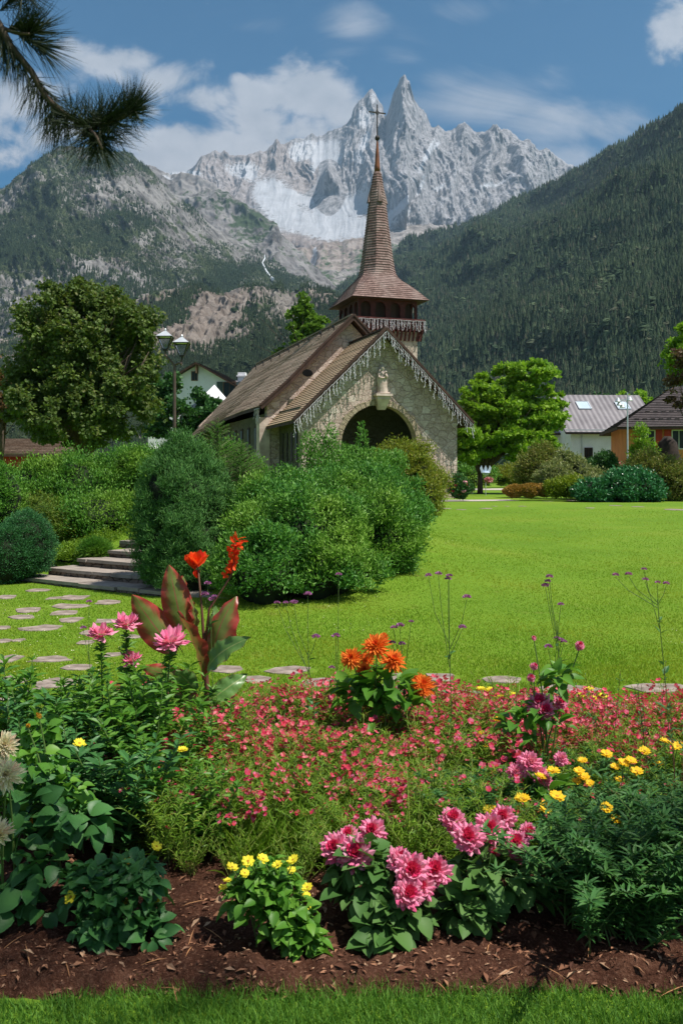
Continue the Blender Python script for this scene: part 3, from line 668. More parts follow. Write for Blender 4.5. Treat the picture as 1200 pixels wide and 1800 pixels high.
Geo().box((-4.33,5.1,1.6), (.5,.7,4.4)).build('buttress', m_pale, chapel)
for y in (7.2, 8.9, 10.6, 12.3, 14, 15.7):
    f = Geo().box((-4.2,y,2.6), (.08,.5,1.8)).build('window', m_dwood, chapel)
    Geo().box((-4.235,y,2.6), (.03,.36,1.6)).build('pane', m_black, f)
G = Geo(); a = np.linspace(0, 2*math.pi, 17)[:-1]
G.poly([[(-2.2+.26*math.cos(q),4.82,5.98+.17*math.sin(q)) for q in a]]); G.build('vent', m_black, chapel)
for i in range(9):   # snow hooks near the ridge
    y = 5.6+i*2.2; G = Geo(); G.box((-.62,y,NR-.50), (.05,.05,.3)); G.beam((-.62,y,NR-.37), (-.95,y,NR-.60), .05, .05)
    G.box((-.66,y,NR-.40), (.06,.34,.12)); G.build('snow_hook', m_iron, chapel)
Geo().box((0,2.45,RZ+.03), (.22,4.95,.07)).build('ridge_cap', m_dwood, chapel)
Geo().box((0,15,NR+.03), (.24,21.1,.08)).build('ridge_cap', m_roof2, chapel)
Geo().box((0,4.8,2.0), (6.3,.08,5.4)).build('porch_shade_panel', m_side, chapel)  # added dark panel before the gable wall; stands in for shade inside the porch
# porch floor and door
Geo().box((0,2.9,-.02), (6.4,3.9,.1)).build('porch_floor', m_slab, chapel)
dr = Geo().box((0,4.71,1.25), (1.6,.1,2.5)).build('door', m_dwood, chapel)
Geo().lathe([(.02,-.05),(.035,0),(.02,.05)], (.6,4.63,1.15), 8).build('handle', m_iron, dr)

# tower
TA, TT = 2.6, 8.15
sh = Geo()
sh.box((TA,TT,3.9), (3.24,3.24,9.2)); sh.build('tower_shaft', m_tstone, chapel)
def ring(w, cut):
    c = w*cut; return [(w,-w+c),(w,w-c),(w-c,w),(-w+c,w),(-w,w-c),(-w,-w+c),(-w+c,-w),(w-c,-w)]
prof = [(10.12,2.08,0),(10.3,1.94,.02),(10.55,1.76,.06),(10.85,1.55,.14),(11.1,1.36,.24),(11.35,1.12,.38),(11.6,.93,.48),(11.9,.85,.54),(12.6,.75,.56),(13.95,.59,.57),(15.6,.41,.58),(16.6,.27,.58),(17.2,.17,.58)]
G = Geo(); zs = []; z = 10.12
pz_, pw_, pc_ = [np.array([p[i] for p in prof]) for i in range(3)]
sv = np.concatenate([[0], np.cumsum(np.hypot(np.diff(pz_), np.diff(pw_)))]); nc = int(sv[-1]/.14)
for k in range(nc):
    s0, s1 = sv[-1]*k/nc, sv[-1]*(k+1)/nc+.004
    def rg(s_, ex): return [(TA+x, TT+y, float(np.interp(s_, sv, pz_))) for x, y in ring(float(np.interp(s_, sv, pw_))+ex, float(np.interp(s_, sv, pc_)))]
    lo, hi = rg(s0, .035+random.uniform(-.006,.006)), rg(min(s1, sv[-1]), 0); un = rg(s0, -.02)
    acc = 0
    for j in range(8):
        q = (j+1) % 8; L = math.dist(lo[j], lo[q]); off = (k % 2)*.07+random.uniform(0, .3)
        G.poly([[lo[j],lo[q],hi[q],hi[j]], [un[j],un[q],lo[q],lo[j]]], 0, [[(off,k*.5),(off+L,k*.5),(off+L,k*.5+.5),(off,k*.5+.5)], [(0,k*.5)]*4])
G.poly([[(TA+x,TT+y,10.1) for x, y in ring(2.05, 0)]], 1)
sp_ = G.build('spire', [m_spire, m_dwood], chapel)
G = Geo()
for dx, dy in ((1,0),(-1,0),(0,1),(0,-1)):   # little hoods
    o = Vector((TA+dx*.37, TT+dy*.37, 15.62)); s_ = Vector((-dy, dx, 0))
    tip = Vector((TA+dx*.22, TT+dy*.22, 16.9)); fr = Vector((TA+dx*.55, TT+dy*.55, 15.5)); w = .17
    bl, brr = o-s_*w, o+s_*w; fl, frr = fr-s_*w*.8, fr+s_*w*.8; pk = Vector((TA+dx*.51, TT+dy*.51, 15.9))
    G.poly([[fl,pk,tip,bl], [pk,frr,brr,tip], [fl,frr,pk], [bl,tip,brr], [fl,bl,brr,frr]], 0, [[(0,0),(.3,0),(.3,.6),(0,.6)]]*2+[[(0,0)]*3]*2+[[(0,0)]*4])
G.build('spire_hood', [m_spire], sp_)
G = Geo(); G.lathe([(.18,17.15),(.15,17.5),(.11,18.1),(.05,18.8),(.03,18.95)], (TA,TT,0), 10); G.build('spire_tip', m_copper, chapel, True)
cr = Geo(); cr.lathe([(.02,18.85),(.1,18.93),(.14,19.02),(.1,19.12),(.02,19.2)], (TA,TT,0), 12)
cr.box((TA,TT,19.95), (.055,.055,1.6)); cr.box((TA,TT,20.38), (.9,.05,.055))
for dx, dz in ((-.45,20.38),(.45,20.38),(0,20.78)): cr.lathe([(.01,-.05),(.045,0),(.01,.05)], (TA+dx,TT,dz), 6)
for dx in (-.12,.12): cr.beam((TA,TT,20.38-.14), (TA+dx,TT,20.38), .03, .03); cr.beam((TA,TT,20.38+.14), (TA+dx,TT,20.38), .03, .03)
cr.lathe([(.02,0),(.05,.04),(.02,.08)], (TA,TT,19.55), 8)
cr.build('cross', m_iron, chapel)
# arcade
def arcade(G, half, z0, z1, n, wd, th=.12):
    for side in range(4):
        R = Matrix.Rotation(side*math.pi/2, 3, 'Z')
        def tr(x, y, z): v = R @ Vector((x, y, 0)); return (TA+v.x, TT+v.y, z)
        bay = 2*half/n; sp0 = z0+.02; spr = z1-.12-wd
        xs = []
        for i in range(n):
            c = -half+bay*(i+.5); xs += [c-wd, c+wd]+[c+wd*math.cos(q) for q in np.linspace(0, math.pi, 9)]
        xs = sorted(set([round(q, 4) for q in xs]+[-half, half]))
        for a, b in zip(xs[:-1], xs[1:]):
            mid = (a+b)/2; c = -half+bay*(min(n-1, int((mid+half)/bay))+.5); ins = abs(mid-c) < wd
            f = lambda x: spr+math.sqrt(max(0, wd*wd-(x-c)**2))
            za, zb = (f(a), f(b)) if ins else (z0, z0)
            for y in (-half, -half+th): G.poly([[tr(a,y,za), tr(b,y,zb), tr(b,y,z1), tr(a,y,z1)]])
            if ins: G.poly([[tr(a,-half,za), tr(a,-half+th,za), tr(b,-half+th,zb), tr(b,-half,zb)]])
        for i in range(n):
            c = -half+bay*(i+.5)
            for x in (c-wd, c+wd): G.poly([[tr(x,-half,z0), tr(x,-half+th,z0), tr(x,-half+th,spr), tr(x,-half,spr)]])
G = Geo(); arcade(G, 1.62, 9.12, 10.1, 4, .27); G.build('arcade', m_rwood, chapel)
Geo().box((TA,TT,9.6), (2.7,2.7,.94)).build('bell_housing', m_dwood, chapel)
G = Geo(); G.box((TA,TT,9.08), (3.9,3.9,.09)); G.build('gallery_floor', m_rwood, chapel)
G = Geo()
for side in range(4):
    R = Matrix.Rotation(side*math.pi/2, 3, 'Z')
    for i in range(17):
        x = -1.8+3.6*i/16; a = R @ Vector((x, -1.86, 0)); b = R @ Vector((x, -1.66, 0))
        G.beam((TA+a.x,TT+a.y,9.03), (TA+a.x,TT+a.y,8.45), .09, .09); G.beam((TA+a.x,TT+a.y,8.5), (TA+b.x,TT+b.y,8.02), .08, .08)
    a = R @ Vector((0,-1.8,0)); G.box((TA+a.x,TT+a.y,8.78), (3.6,.05,.5), rz=side*math.pi/2)
G.build('gallery_bracket', m_rwood, chapel)['label'] = 'dark red timber brackets under the tower gallery'

# statue on the corbel
def statue():
    G = Geo(); k = 20; prof = [(.27,0),(.28,.1),(.25,.35),(.235,.6),(.22,.8),(.20,.95),(.19,1.03),(.11,1.1),(.07,1.13),(.065,1.16),(.10,1.2),(.115,1.28),(.10,1.37),(.05,1.43),(.01,1.44)]
    V = []; L = []; Nn = []
    for i, (r, z) in enumerate(prof):
        for j in range(k):
            a = 2*math.pi*j/k; q = r*(1+(.07*math.sin(7*a+z*3) if z < 1 else 0)); V.append((q*math.cos(a)*(1.0), q*math.sin(a)*.8, z))
    for i in range(len(prof)-1):
        for j in range(k): q = (j+1) % k; L += [i*k+j, i*k+q, (i+1)*k+q, (i+1)*k+j]; Nn.append(4)
    G.add(V, L, Nn)
    G.tube([(-.19,0,.98),(-.23,-.07,.8),(-.12,-.2,.74),(.02,-.22,.78)], [.065,.06,.045,.035], 8); G.tube([(.19,0,.98),(.24,-.07,.8),(.14,-.2,.8),(.06,-.2,.86)], [.065,.06,.045,.035], 8)
    G.tube([(.1,-.2,.78),(.1,-.2,.95),(.1,-.2,1.0)], [.085,.07,.03], 8)            # the child on the arm
    G.lathe([(.01,0),(.05,.03),(.06,.07),(.04,.12),(.01,.13)], (.1,-.2,1.0), 10)
    G.tube([(-.1,.03,1.3),(-.2,.05,1.0),(-.24,.05,.6),(-.2,.06,.2)], [.05,.07,.07,.04], 7); G.tube([(.1,.03,1.3),(.2,.05,1.0),(.24,.05,.6),(.2,.06,.2)], [.05,.07,.07,.04], 7)
    G.box((0,0,-.03), (.62,.5,.08)); return G
st = statue().build('statue', m_pale, None, True)
wl = chapel.matrix_basis if False else Matrix.Translation((1.95,40,CZ)) @ Matrix.Rotation(math.radians(18), 4, 'Z')
def wloc(a, t_, z): return tuple(wl @ Vector((a, t_, z)))
st.location = wloc(0,.4,4.73); st.rotation_euler = (0,0,math.radians(18)); st.scale = (.84,.84,.84); tag(st, 'pale stone statue of a robed woman holding a child above the arch', 'statue')

# strings of icicle lights
def icicles(name, pts, n, lo, hi, label, seed, cat='icicle lights'):
    r = random.Random(seed); G = Geo(); pts = [Vector(wloc(*p)) for p in pts]
    seg = [0]; 
    for a, b in zip(pts[:-1], pts[1:]): seg.append(seg[-1]+(b-a).length)
    def at(s):
        for i in range(len(pts)-1):
            if s <= seg[i+1] or i == len(pts)-2: return pts[i].lerp(pts[i+1], (s-seg[i])/(seg[i+1]-seg[i]))
    G.tube([tuple(at(seg[-1]*i/60)+Vector((0,0,r.uniform(-.02,.02)))) for i in range(61)], .012, 3)
    for i in range(n):
        p = at(seg[-1]*(i+r.uniform(.1,.9))/n); L = lo+(hi-lo)*abs(math.sin(i*1.9+r.uniform(-.4,.4)))*r.uniform(.5,1)
        q = [tuple(p)]; m_ = max(3, int(L/.09)); x = 0; y = 0
        for k in range(m_): x += r.uniform(-.03,.03); y += r.uniform(-.02,.02); q.append((p.x+x, p.y+y, p.z-L*(k+1)/m_))
        G.tube(q, .013, 3)
        for k in range(1, len(q)):
            a = r.uniform(0, 6.28); d = r.uniform(.03,.07); c = q[k]
            G.beam(c, (c[0]+d*math.cos(a), c[1]+d*math.sin(a)*.6, c[2]-r.uniform(.04,.1)), .02, .02)
    o = G.build(name, m_light); tag(o, label, cat, 'icicle light strings on the chapel'); return o
icicles('icicle_lights', [(0,-.12,RZ-.12),(-EA,-.12,EZ-.1)], 48, .2, .75, 'white icicle lights along the left slope of the porch gable', 1)
icicles('icicle_lights', [(0,-.12,RZ-.12),(EA,-.12,EZ-.1)], 46, .2, .75, 'white icicle lights along the right slope of the porch gable', 2)
icicles('icicle_lights', [(TA-1.95,TT-1.98,9.02),(TA+1.95,TT-1.98,9.02),(TA+1.98,TT+1.9,9.02)], 80, .25, .6, 'white icicle lights hanging from the gallery of the bell tower', 3)
icicles('icicle_lights', [(-4.66,4.5,4.2),(-4.7,5.4,4.2)], 6, .3, .8, 'short white icicle lights at the nave eave corner', 4)
# ------------------------------------------------------------------ steps and paving
def steps():
    root = empty('stone_steps', (-3.4,12.6,0)); tag(root, 'low flight of five dry-stone garden steps with flagstone treads', 'steps')
    ms = m_stone('step_stone', [(.16,.12,.095), (.30,.24,.20), (.22,.165,.13)], (.06,.045,.035), 6, .9, .06)
    p0 = Vector((-2.45, 11.8, 0)); d = Vector((-.83, .557, 0)); q = Vector((.557, .83, 0))
    Ls = [2.85, 2.6, 2.41, 2.22, 2.45]; rr = random.Random(4)
    for k in range(5):
        a = p0-d*1.3+q*(.42*k); b = p0+d*Ls[k]+q*(.42*k); zt = .12+.108*k; zb = -.1
        f = [a, b, b+q*(.9), a+q*(.9)]
        G = Geo(); v = [(p.x+3.4, p.y-12.6, z) for z in (zb, zt-.035) for p in f]
        G.add(v, [0,3,2,1,4,5,6,7,0,1,5,4,1,2,6,5,2,3,7,6,3,0,4,7], [4]*6); st_ = G.build('step', ms, root)
        G = Geo(); s = 0; tot = (b-a).length   # flagstones on the tread
        while s < tot-.1:
            w = min(rr.uniform(.35,.8), tot-s); o = rr.uniform(.01,.05); e0 = a+d*(s+.008)-q*o; e1 = a+d*(s+w-.008)-q*(o+rr.uniform(-.012,.012)); zz = zt+rr.uniform(-.006,.006)
            ff = [e0, e1, e1+q*.47, e0+q*.47]; v = [(p.x+3.4, p.y-12.6, z) for z in (zz-.045, zz) for p in ff]
            G.add(v, [0,3,2,1,4,5,6,7,0,1,5,4,1,2,6,5,2,3,7,6,3,0,4,7], [4]*6); s += w
        G.build('tread', m_slab, st_)
steps()
SL = [(20,1197,62,22),(100,1202,80,20),(14,1159,60,16),(90,1160,75,12),(77,1105,78,11),(37,1085,46,12),(50,1073,46,9),(127,1090,46,10),(117,1078,52,9),(120,1066,78,10),(130,1051,52,9),(67,1038,40,8),(12,1050,40,7),(32,1126,24,7),(135,1174,60,10),(197,1152,36,12),(190,1092,44,10),(190,1059,46,8),(4,1104,30,8),(25,1227,70,8),(235,1120,30,8),(160,1112,34,6),(180,1035,40,5),(95,1052,30,6),(5,1128,30,7),(60,1215,30,6),(150,1130,30,6),
      (507,1179,100,13),(560,1201,90,16),(775,1191,66,13),(885,1195,84,12),(812,1221,90,14),(1000,1212,100,11),(1150,1210,120,17),(925,1238,90,12),(610,1197,40,9),(700,1192,50,10),(680,1214,70,12),(1060,1240,100,14),(1190,1240,60,14),(450,1195,60,12),(400,1178,60,10),
      (786,894,18,2.5),(811,896,18,2.2),(852,894,22,2.4),(868,890,12,2),(890,890,12,2),(918,890,14,2),(1004,880,26,3.2),(963,881,22,2),(1187,896,40,3),(1080,889,30,2),(1120,891,22,2),(1035,893,20,2)]
m_step = solid('stepping_flag', (.34,.28,.24), (.13,.10,.08), 6, .9, .6)
rs = random.Random(11); SPOT = []
for i, (u, v, du, dv) in enumerate(SL):
    x, y, z = onground(u, v); w = du/F*y*.5; d = min(.75, max(.16, dv*y*y/(F*(CH-z))*.5)); d = min(d, w*1.3)
    G = Geo(); k = 9; w *= 1.08; r = [rs.uniform(.62,1.15) for _ in range(k)]; a0 = rs.uniform(0, 1); aj = [rs.uniform(-.28,.28) for _ in range(k)]
    top = [(w*r[j]*math.cos(a0+2*math.pi*(j+aj[j])/k), d*r[j]*math.sin(a0+2*math.pi*(j+aj[j])/k)) for j in range(k)]
    zz = [gz(x+a, y+b)-z for a, b in top]
    V = [(a*.97, b*.97, h+.008+rs.uniform(-.002,.002)) for (a, b), h in zip(top, zz)]+[(a, b, h-.05) for (a, b), h in zip(top, zz)]
    L = list(range(k)); Nn = [k]
    for j in range(k): q = (j+1) % k; L += [j, j+k, q+k, q]; Nn.append(4)
    o = G.add(V, L, Nn).build('stepping_stone', m_step, loc=(x, y, z)); SPOT.append((x, y, w, d))
    if v < 900: tag(o, 'small flat flagstone set flush in the far edge of the lawn', 'stepping stone', 'flagstones across the far lawn')
    elif u < 300: tag(o, 'irregular flagstone sunk in the grass before the garden steps', 'stepping stone', 'flagstones in front of the steps')
    else: tag(o, 'irregular flagstone in the path between flower bed and lawn', 'stepping stone', 'flagstones behind the flower bed')
# gravel path and road beyond the lawn
def strip(name, pts, mat, lift=.012):
    n = 40; V = []
    a, b, c, d = [np.array(p, float) for p in pts]
    for i in range(n+1):
        for j in range(7):
            p = (a*(1-i/n)+b*i/n)*(1-j/6)+(d*(1-i/n)+c*i/n)*j/6; V.append((p[0], p[1], gz(*p)+lift))
    A = np.array(V).reshape(n+1, 7, 3); o = grid_geo(A).build(name, mat, smooth=True); tag(o, kind='structure'); return o
m_grav = solid('pale_gravel', (.48,.43,.39), (.34,.30,.27), 25, .95, .4)
strip('path', [(3.5,36.2),(7.4,37.6),(7.2,39.3),(3.0,38.6)], m_grav)
strip('road', [(-10,59),(60,63),(60,69),(-10,65)], m_grav, .014)

# ------------------------------------------------------------------ woody plants
def crown(name, blobs, n, L, Wd, mat, parent=None, tpl=QUAD, up=.5, out=.7, shell=.55, jitter=.6, clumps=0, clr=.3, flat=1.0, gap=.0, gs=1.0, seed=1, core=0, core_mat=None, zmin=None, origin=(0,0,0), hang=0):
    """leaves spread in a crown made from ellipsoid blobs; clumps >0 gathers them in tufts. blobs: (cx,cy,cz,rx,ry,rz)"""
    r = np.random.default_rng(seed); B = np.array(blobs, float); vol = (B[:,3]*B[:,4]*B[:,5])**(2/3); G = Geo()
    def pts(m):
        k = r.choice(len(B), m, p=vol/vol.sum()); d = nrm(r.normal(size=(m,3))); rad = (shell**3+(1-shell**3)*r.random(m))**(1/3)
        lump = 1+.22*gs*(fbm(d[:,0]*2.2+k*7, d[:,2]*2.2+d[:,1]*1.7, 4, seed)*2)
        p = B[k,:3]+d*B[k,3:6]*(rad*lump)[:,None]; nn = nrm(d/B[k,3:6]); return p, nn, d, k
    if clumps:
        cp, cn, cd, ck = pts(clumps); k = r.integers(0, clumps, n); dd = nrm(r.normal(size=(n,3)))*(r.random((n,1))**.5)
        dd[:,2] = np.where(dd[:,2] < 0, dd[:,2]*.45, dd[:,2])*flat; sz = r.uniform(.6,1.35,clumps)[k][:,None]
        p = cp[k]+dd*clr*sz; nn = nrm(cn[k]*.6+dd); 
    else: p, nn, d, k = pts(n)
    if gap:
        q = fbm(p[:,0]*2.1+seed, p[:,2]*2.1+p[:,1]*1.3, 4, seed+5)*2; keep = q > -gap*.5+(0 if gap >= 0 else 0) if False else q > (-.35+gap*.6); p, nn = p[keep], nn[keep]
    if zmin is not None: kp = p[:,2] > zmin; p, nn = p[kp], nn[kp]
    m = len(p); D = nrm(nn*out+np.array([0,0,up])+r.normal(size=(m,3))*jitter+np.array([0,0,-hang])); Nh = nrm(nn+np.array([0,0,.6])+r.normal(size=(m,3))*.5)
    X, Z = frames(D, Nh); s = r.uniform(.65,1.3,(m,1))
    G.inst(tpl, p, X*Wd*s, D*L*s, Z*L*s)
    o = G.build(name, mat, parent)
    return o
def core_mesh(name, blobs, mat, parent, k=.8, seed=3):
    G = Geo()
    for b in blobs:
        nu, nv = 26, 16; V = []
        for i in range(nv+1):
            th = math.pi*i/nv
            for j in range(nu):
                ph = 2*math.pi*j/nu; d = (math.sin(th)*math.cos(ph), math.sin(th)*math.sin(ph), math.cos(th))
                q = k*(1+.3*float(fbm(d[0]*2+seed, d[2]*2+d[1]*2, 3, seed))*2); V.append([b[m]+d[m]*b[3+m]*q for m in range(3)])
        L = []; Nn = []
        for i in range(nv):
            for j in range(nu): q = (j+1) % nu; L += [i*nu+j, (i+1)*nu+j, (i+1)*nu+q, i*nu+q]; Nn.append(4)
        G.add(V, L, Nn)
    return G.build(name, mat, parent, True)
def limbs(name, base, tips, r0, mat, parent, fork=.35, seed=1):
    rr = random.Random(seed); G = Geo(); base = Vector(base)
    top = Vector((base.x, base.y, base.z+fork)); 
    G.tube([base, base.lerp(top, .5)+Vector((.02,.01,0)), top], [r0*1.25, r0, r0*.9], 10)
    for t_ in tips:
        t_ = Vector(t_); m1 = top.lerp(t_, .35)+Vector((rr.uniform(-.2,.2), rr.uniform(-.2,.2), .1*(t_-top).length)); m2 = top.lerp(t_, .7)+Vector((rr.uniform(-.2,.2), rr.uniform(-.2,.2), .05))
        G.tube([top-Vector((0,0,.1)), m1, m2, t_], [r0*.6, r0*.42, r0*.22, r0*.06], 6)
        for _ in range(3):
            e = m2+Vector((rr.uniform(-1,1), rr.uniform(-1,1), rr.uniform(-.2,.9)))*(t_-top).length*.3; G.tube([m1.lerp(m2, rr.random()), e], [r0*.2, r0*.04], 5)
    return G.build(name, mat, parent, True)
m_bark = solid('bark', (.13,.095,.07), (.06,.045,.035), 12, .95, .8, stretch=(1,1,.25))
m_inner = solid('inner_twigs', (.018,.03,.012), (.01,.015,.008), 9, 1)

def tree(name, u, vtop, vbase, Y, label, blobsrel, n, L, mat, clumps, clr, seed, trunk_h, r0, flat=.6, tpl=QUAD, Wd=None, zfix=None, jitter=.6, hang=0):
    """blobsrel in photo pixels about the trunk: (du, v, dyfrac, ru, rv)"""
    x = (u-600)/F*Y; z0 = gz(x, Y)
    root = empty(name, (x, Y, z0)); tag(root, label, 'tree'); k = Y/F; bl = []
    for du, v, dy, ru, rv in blobsrel: bl.append((du*k, dy, CH-(v-HV)*k-z0, ru*k, ru*k*.9, rv*k))
    rq = random.Random(seed*3); B0 = list(bl)
    for _ in range(34):
        b = rq.choice(B0); dv = Vector((rq.gauss(0,1), rq.gauss(0,1), rq.gauss(.5,.8))).normalized(); f = rq.uniform(.14,.3)
        bl.append((b[0]+dv.x*b[3]*.98, b[1]+dv.y*b[4]*.98, b[2]+dv.z*b[5]*.98, b[3]*f*1.25, b[4]*f*1.25, b[5]*f))
    limbs('trunk', (0,0,-.1), [(b[0], b[1], b[2]+b[5]*.5) for b in B0]+[(b[0]+b[3]*.5*s_, b[1]-.3*s_, b[2]) for b in B0 for s_ in (-1,1)], r0, m_bark, root, fork=trunk_h, seed=seed)
    crown('crown', bl, n, L, Wd or L, mat, root, clumps=clumps, clr=clr, seed=seed, flat=flat, shell=.4, tpl=tpl, jitter=jitter, hang=hang, gap=.35)
    return root
m_maple = leafmat('maple_leaves', [(0.050,0.094,0.015), (0.088,0.150,0.022), (0.125,0.188,0.031), (0.062,0.112,0.025), (0.150,0.150,0.037)], .3, .55, (0.062,0.106,0.022))
m_dark = leafmat('dark_leaves', [(0.022,0.075,0.018), (0.045,0.135,0.030), (0.068,0.180,0.045)], .25, .45)
m_yg = leafmat('yellow_green_leaves', [(0.109,0.248,0.018), (0.171,0.342,0.023), (0.265,0.420,0.031), (0.078,0.186,0.023)], .4, .5, (0.233,0.389,0.028), 1.5)
m_purple = leafmat('purple_leaves', [(.06,.03,.02), (.10,.05,.03), (.08,.09,.03), (.14,.07,.05)], .3, .5)
m_birch = leafmat('birch_leaves', [(.09,.19,.02), (.14,.25,.03), (.07,.14,.02)], .4, .5)
MAP5 = ([(0,0,0),(-.45,.25,.05),(-.2,.5,0),(-.42,.8,.05),(0,1.1,-.12),(.42,.8,.05),(.2,.5,0),(.45,.25,.05)], [(0,7,6,2,1),(2,6,5,4,3)])
tree('maple_tree', 150, 495, 800, 35, 'large round maple with dark olive green crown left of the street lamp', [(0,640,0,110,125),(-40,600,-.5,75,95),(45,590,.5,80,85),(-70,700,-.6,60,80),(70,690,-.6,60,95),(10,560,0,60,60),(0,720,-1,100,70),(-30,540,0,35,45),(40,545,.3,32,48),(95,620,0,40,70),(-95,640,0,30,60)], 130000, .125, m_maple, 760, .42, 3, 1.6, .19, flat=.95, tpl=MAP5, hang=.5)
tree('round_tree', 325, 650, 800, 68, 'small round dark green tree behind the street lamp', [(-12,728,0,50,58),(-45,720,-.5,32,50),(30,738,-.3,34,42)], 26000, .24, m_dark, 160, .6, 5, 1.2, .12)
tree('ash_tree', 538, 530, 700, 75, 'light green tree rising behind the chapel roof', [(0,600,0,34,50),(-6,565,0,20,36),(14,590,0,24,36),(-10,535,0,7,24),(-14,640,0,40,50)], 16000, .28, m_birch, 160, .5, 7, 2, .2)
tree('yellow_green_tree', 843, 635, 862, 50, 'yellow-green maple with layered branches right of the chapel', [(10,760,0,70,40),(-15,790,-.4,55,28),(60,720,0,60,34),(40,690,.4,60,36),(-5,730,.3,40,36),(110,735,0,45,30),(80,665,0,42,24),(42,662,0,22,22),(120,700,.5,34,18),(75,780,-.5,60,30),(5,700,0,26,22),(95,650,.2,25,14),(140,745,0,22,12)], 62000, .2, m_yg, 330, .5, 9, 1.2, .14, flat=.42, tpl=MAP5)
tree('garden_tree', 1215, 590, 800, 42, 'bright green tree leaning in at the right edge', [(0,640,0,40,45),(15,610,0,40,40)], 14000, .13, m_yg, 70, .4, 13, 1.5, .1)
tree('purple_tree', 1222, 640, 800, 38, 'purple-leaved plum tree at the right edge of the view', [(-8,690,0,42,42),(10,650,0,40,40),(0,715,0,26,22)], 9000, .12, m_purple, 60, .35, 14, 1.5, .09)
tree('copper_beech', 2, 650, 800, 40, 'reddish brown leaved tree at the left edge beside the maple', [(0,705,0,36,55),(-20,680,0,40,50)], 14000, .13, leafmat('copper_leaves', [(.09,.05,.02),(.14,.08,.03),(.07,.06,.02)], .3), 80, .4, 15, 1.5, .12)
for i, (u, v, Y, h_, lab) in enumerate([(1120,690,88,30,'bushy green tree behind the grey roofed house'), (1060,700,95,22,'small dark tree left of the television mast behind the roofs'), (990,715,92,26,'low green tree beside the gable of the white house'), (905,830,85,26,'round green shrub tree far behind the flower hedge'), (790,800,80,34,'green tree beyond the right corner of the chapel')]):
    tree('broadleaf_tree', u, v, 830, Y, lab, [(0,v+h_,0,h_*1.1,h_),(h_*.5,v+h_*1.3,0,h_*.8,h_*.8)], 9000, .3, m_yg if i in (0,3) else m_dark, 60, .6, 20+i, 1.5, .15)

def shrub(name, u, vt, vb, Y, label, bl, n, L, Wd, mat, cat='shrub', seed=1, clumps=0, clr=.15, core=.78, tpl=QUAD, up=.5, out=.8, shell=.75, jit=.6, gap=0, zb=None, group=None, coremat=None, flat=1, lumps=0):
    """bl: (u, v, dy, ru, rv) pixels at depth Y+dy"""
    x = (u-600)/F*Y; z0 = gz(x, Y); root = empty(name, (x, Y, z0)); tag(root, label, cat, group); B = []
    for q in bl:
        bu, bv, dy, ru, rv = q[:5]; k = (Y+dy)/F; ry = q[5] if len(q) > 5 else ru*k*.85
        B.append(((bu-600)*k-x, dy, CH-(bv-HV)*k-z0, ru*k, ry, rv*k))
    rq = random.Random(seed*7); B0 = list(B)
    for _ in range(lumps):
        b = rq.choice(B0); dv = Vector((rq.gauss(0,1), rq.gauss(0,1)-.5, abs(rq.gauss(0,1))*.8+.1)).normalized(); f = rq.uniform(.16,.34)
        B.append((b[0]+dv.x*b[3]*.88, b[1]+dv.y*b[4]*.88, b[2]+dv.z*b[5]*.88, b[3]*f, b[4]*f, b[5]*f*rq.uniform(.9,1.6)))
    crown('foliage', B, n, L, Wd, mat, root, seed=seed, clumps=clumps, clr=clr, tpl=tpl, up=up, out=out, shell=shell, jitter=jit, gap=gap, zmin=-.15, flat=flat)
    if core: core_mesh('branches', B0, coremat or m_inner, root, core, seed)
    return root, B
m_yew = leafmat('yew_green', [(0.042,0.142,0.024), (0.070,0.222,0.033), (0.139,0.323,0.042), (0.052,0.172,0.042)], .25, .5, (0.208,0.362,0.042), .9)
m_privet = leafmat('privet_green', [(0.090,0.234,0.036), (0.162,0.342,0.054), (0.054,0.162,0.026)], .3, .5)
m_mugo = leafmat('mugo_green', [(0.035,0.115,0.027), (0.063,0.180,0.038), (0.114,0.257,0.053)], .15, .6)
m_hedge = leafmat('hedge_green', [(0.048,0.156,0.022), (0.084,0.235,0.028), (0.144,0.313,0.037)], .25, .5, (0.167,0.293,0.028), 1.0)
m_gold = leafmat('golden_green', [(0.169,0.234,0.019), (0.247,0.286,0.026), (0.104,0.182,0.026), (0.286,0.247,0.039)], .35, .5)
m_mixg = leafmat('mixed_green', [(.10,.20,.02),(.06,.15,.02),(.16,.24,.03),(.05,.13,.02),(.24,.28,.03)], .3, .5, (.20,.25,.02), 1.6)
m_var = leafmat('variegated', [(.16,.21,.06), (.28,.31,.12), (.10,.16,.04), (.36,.36,.18)], .3, .5)
m_olive = leafmat('olive_leaves', [(0.108,0.176,0.027), (0.176,0.230,0.041), (0.243,0.203,0.054), (0.095,0.149,0.027)], .3, .5)
m_deep = leafmat('deep_shrub', [(0.017,0.098,0.028), (0.028,0.154,0.042), (0.063,0.238,0.084)], .15, .35, spec=.5)

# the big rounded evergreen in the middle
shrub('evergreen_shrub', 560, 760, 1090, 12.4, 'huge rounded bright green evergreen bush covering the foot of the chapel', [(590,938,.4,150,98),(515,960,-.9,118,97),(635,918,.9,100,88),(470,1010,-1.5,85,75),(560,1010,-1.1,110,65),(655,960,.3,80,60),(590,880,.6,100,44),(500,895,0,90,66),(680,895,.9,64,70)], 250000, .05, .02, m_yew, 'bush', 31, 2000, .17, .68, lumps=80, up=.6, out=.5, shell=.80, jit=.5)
shrub('mountain_pine', 318, 770, 1075, 12.2, 'dense conical dark green dwarf pine at the right end of the steps', [(320,960,0,82,100),(310,870,0,68,75),(318,820,.1,42,50),(350,900,.2,60,90),(270,940,0,35,80),(340,1010,-.1,78,60)], 150000, .055, .024, m_mugo, 'bush', 32, 1100, .13, .72, lumps=46, tpl=NARROW, up=.9, out=.5, shell=.80, jit=.5)
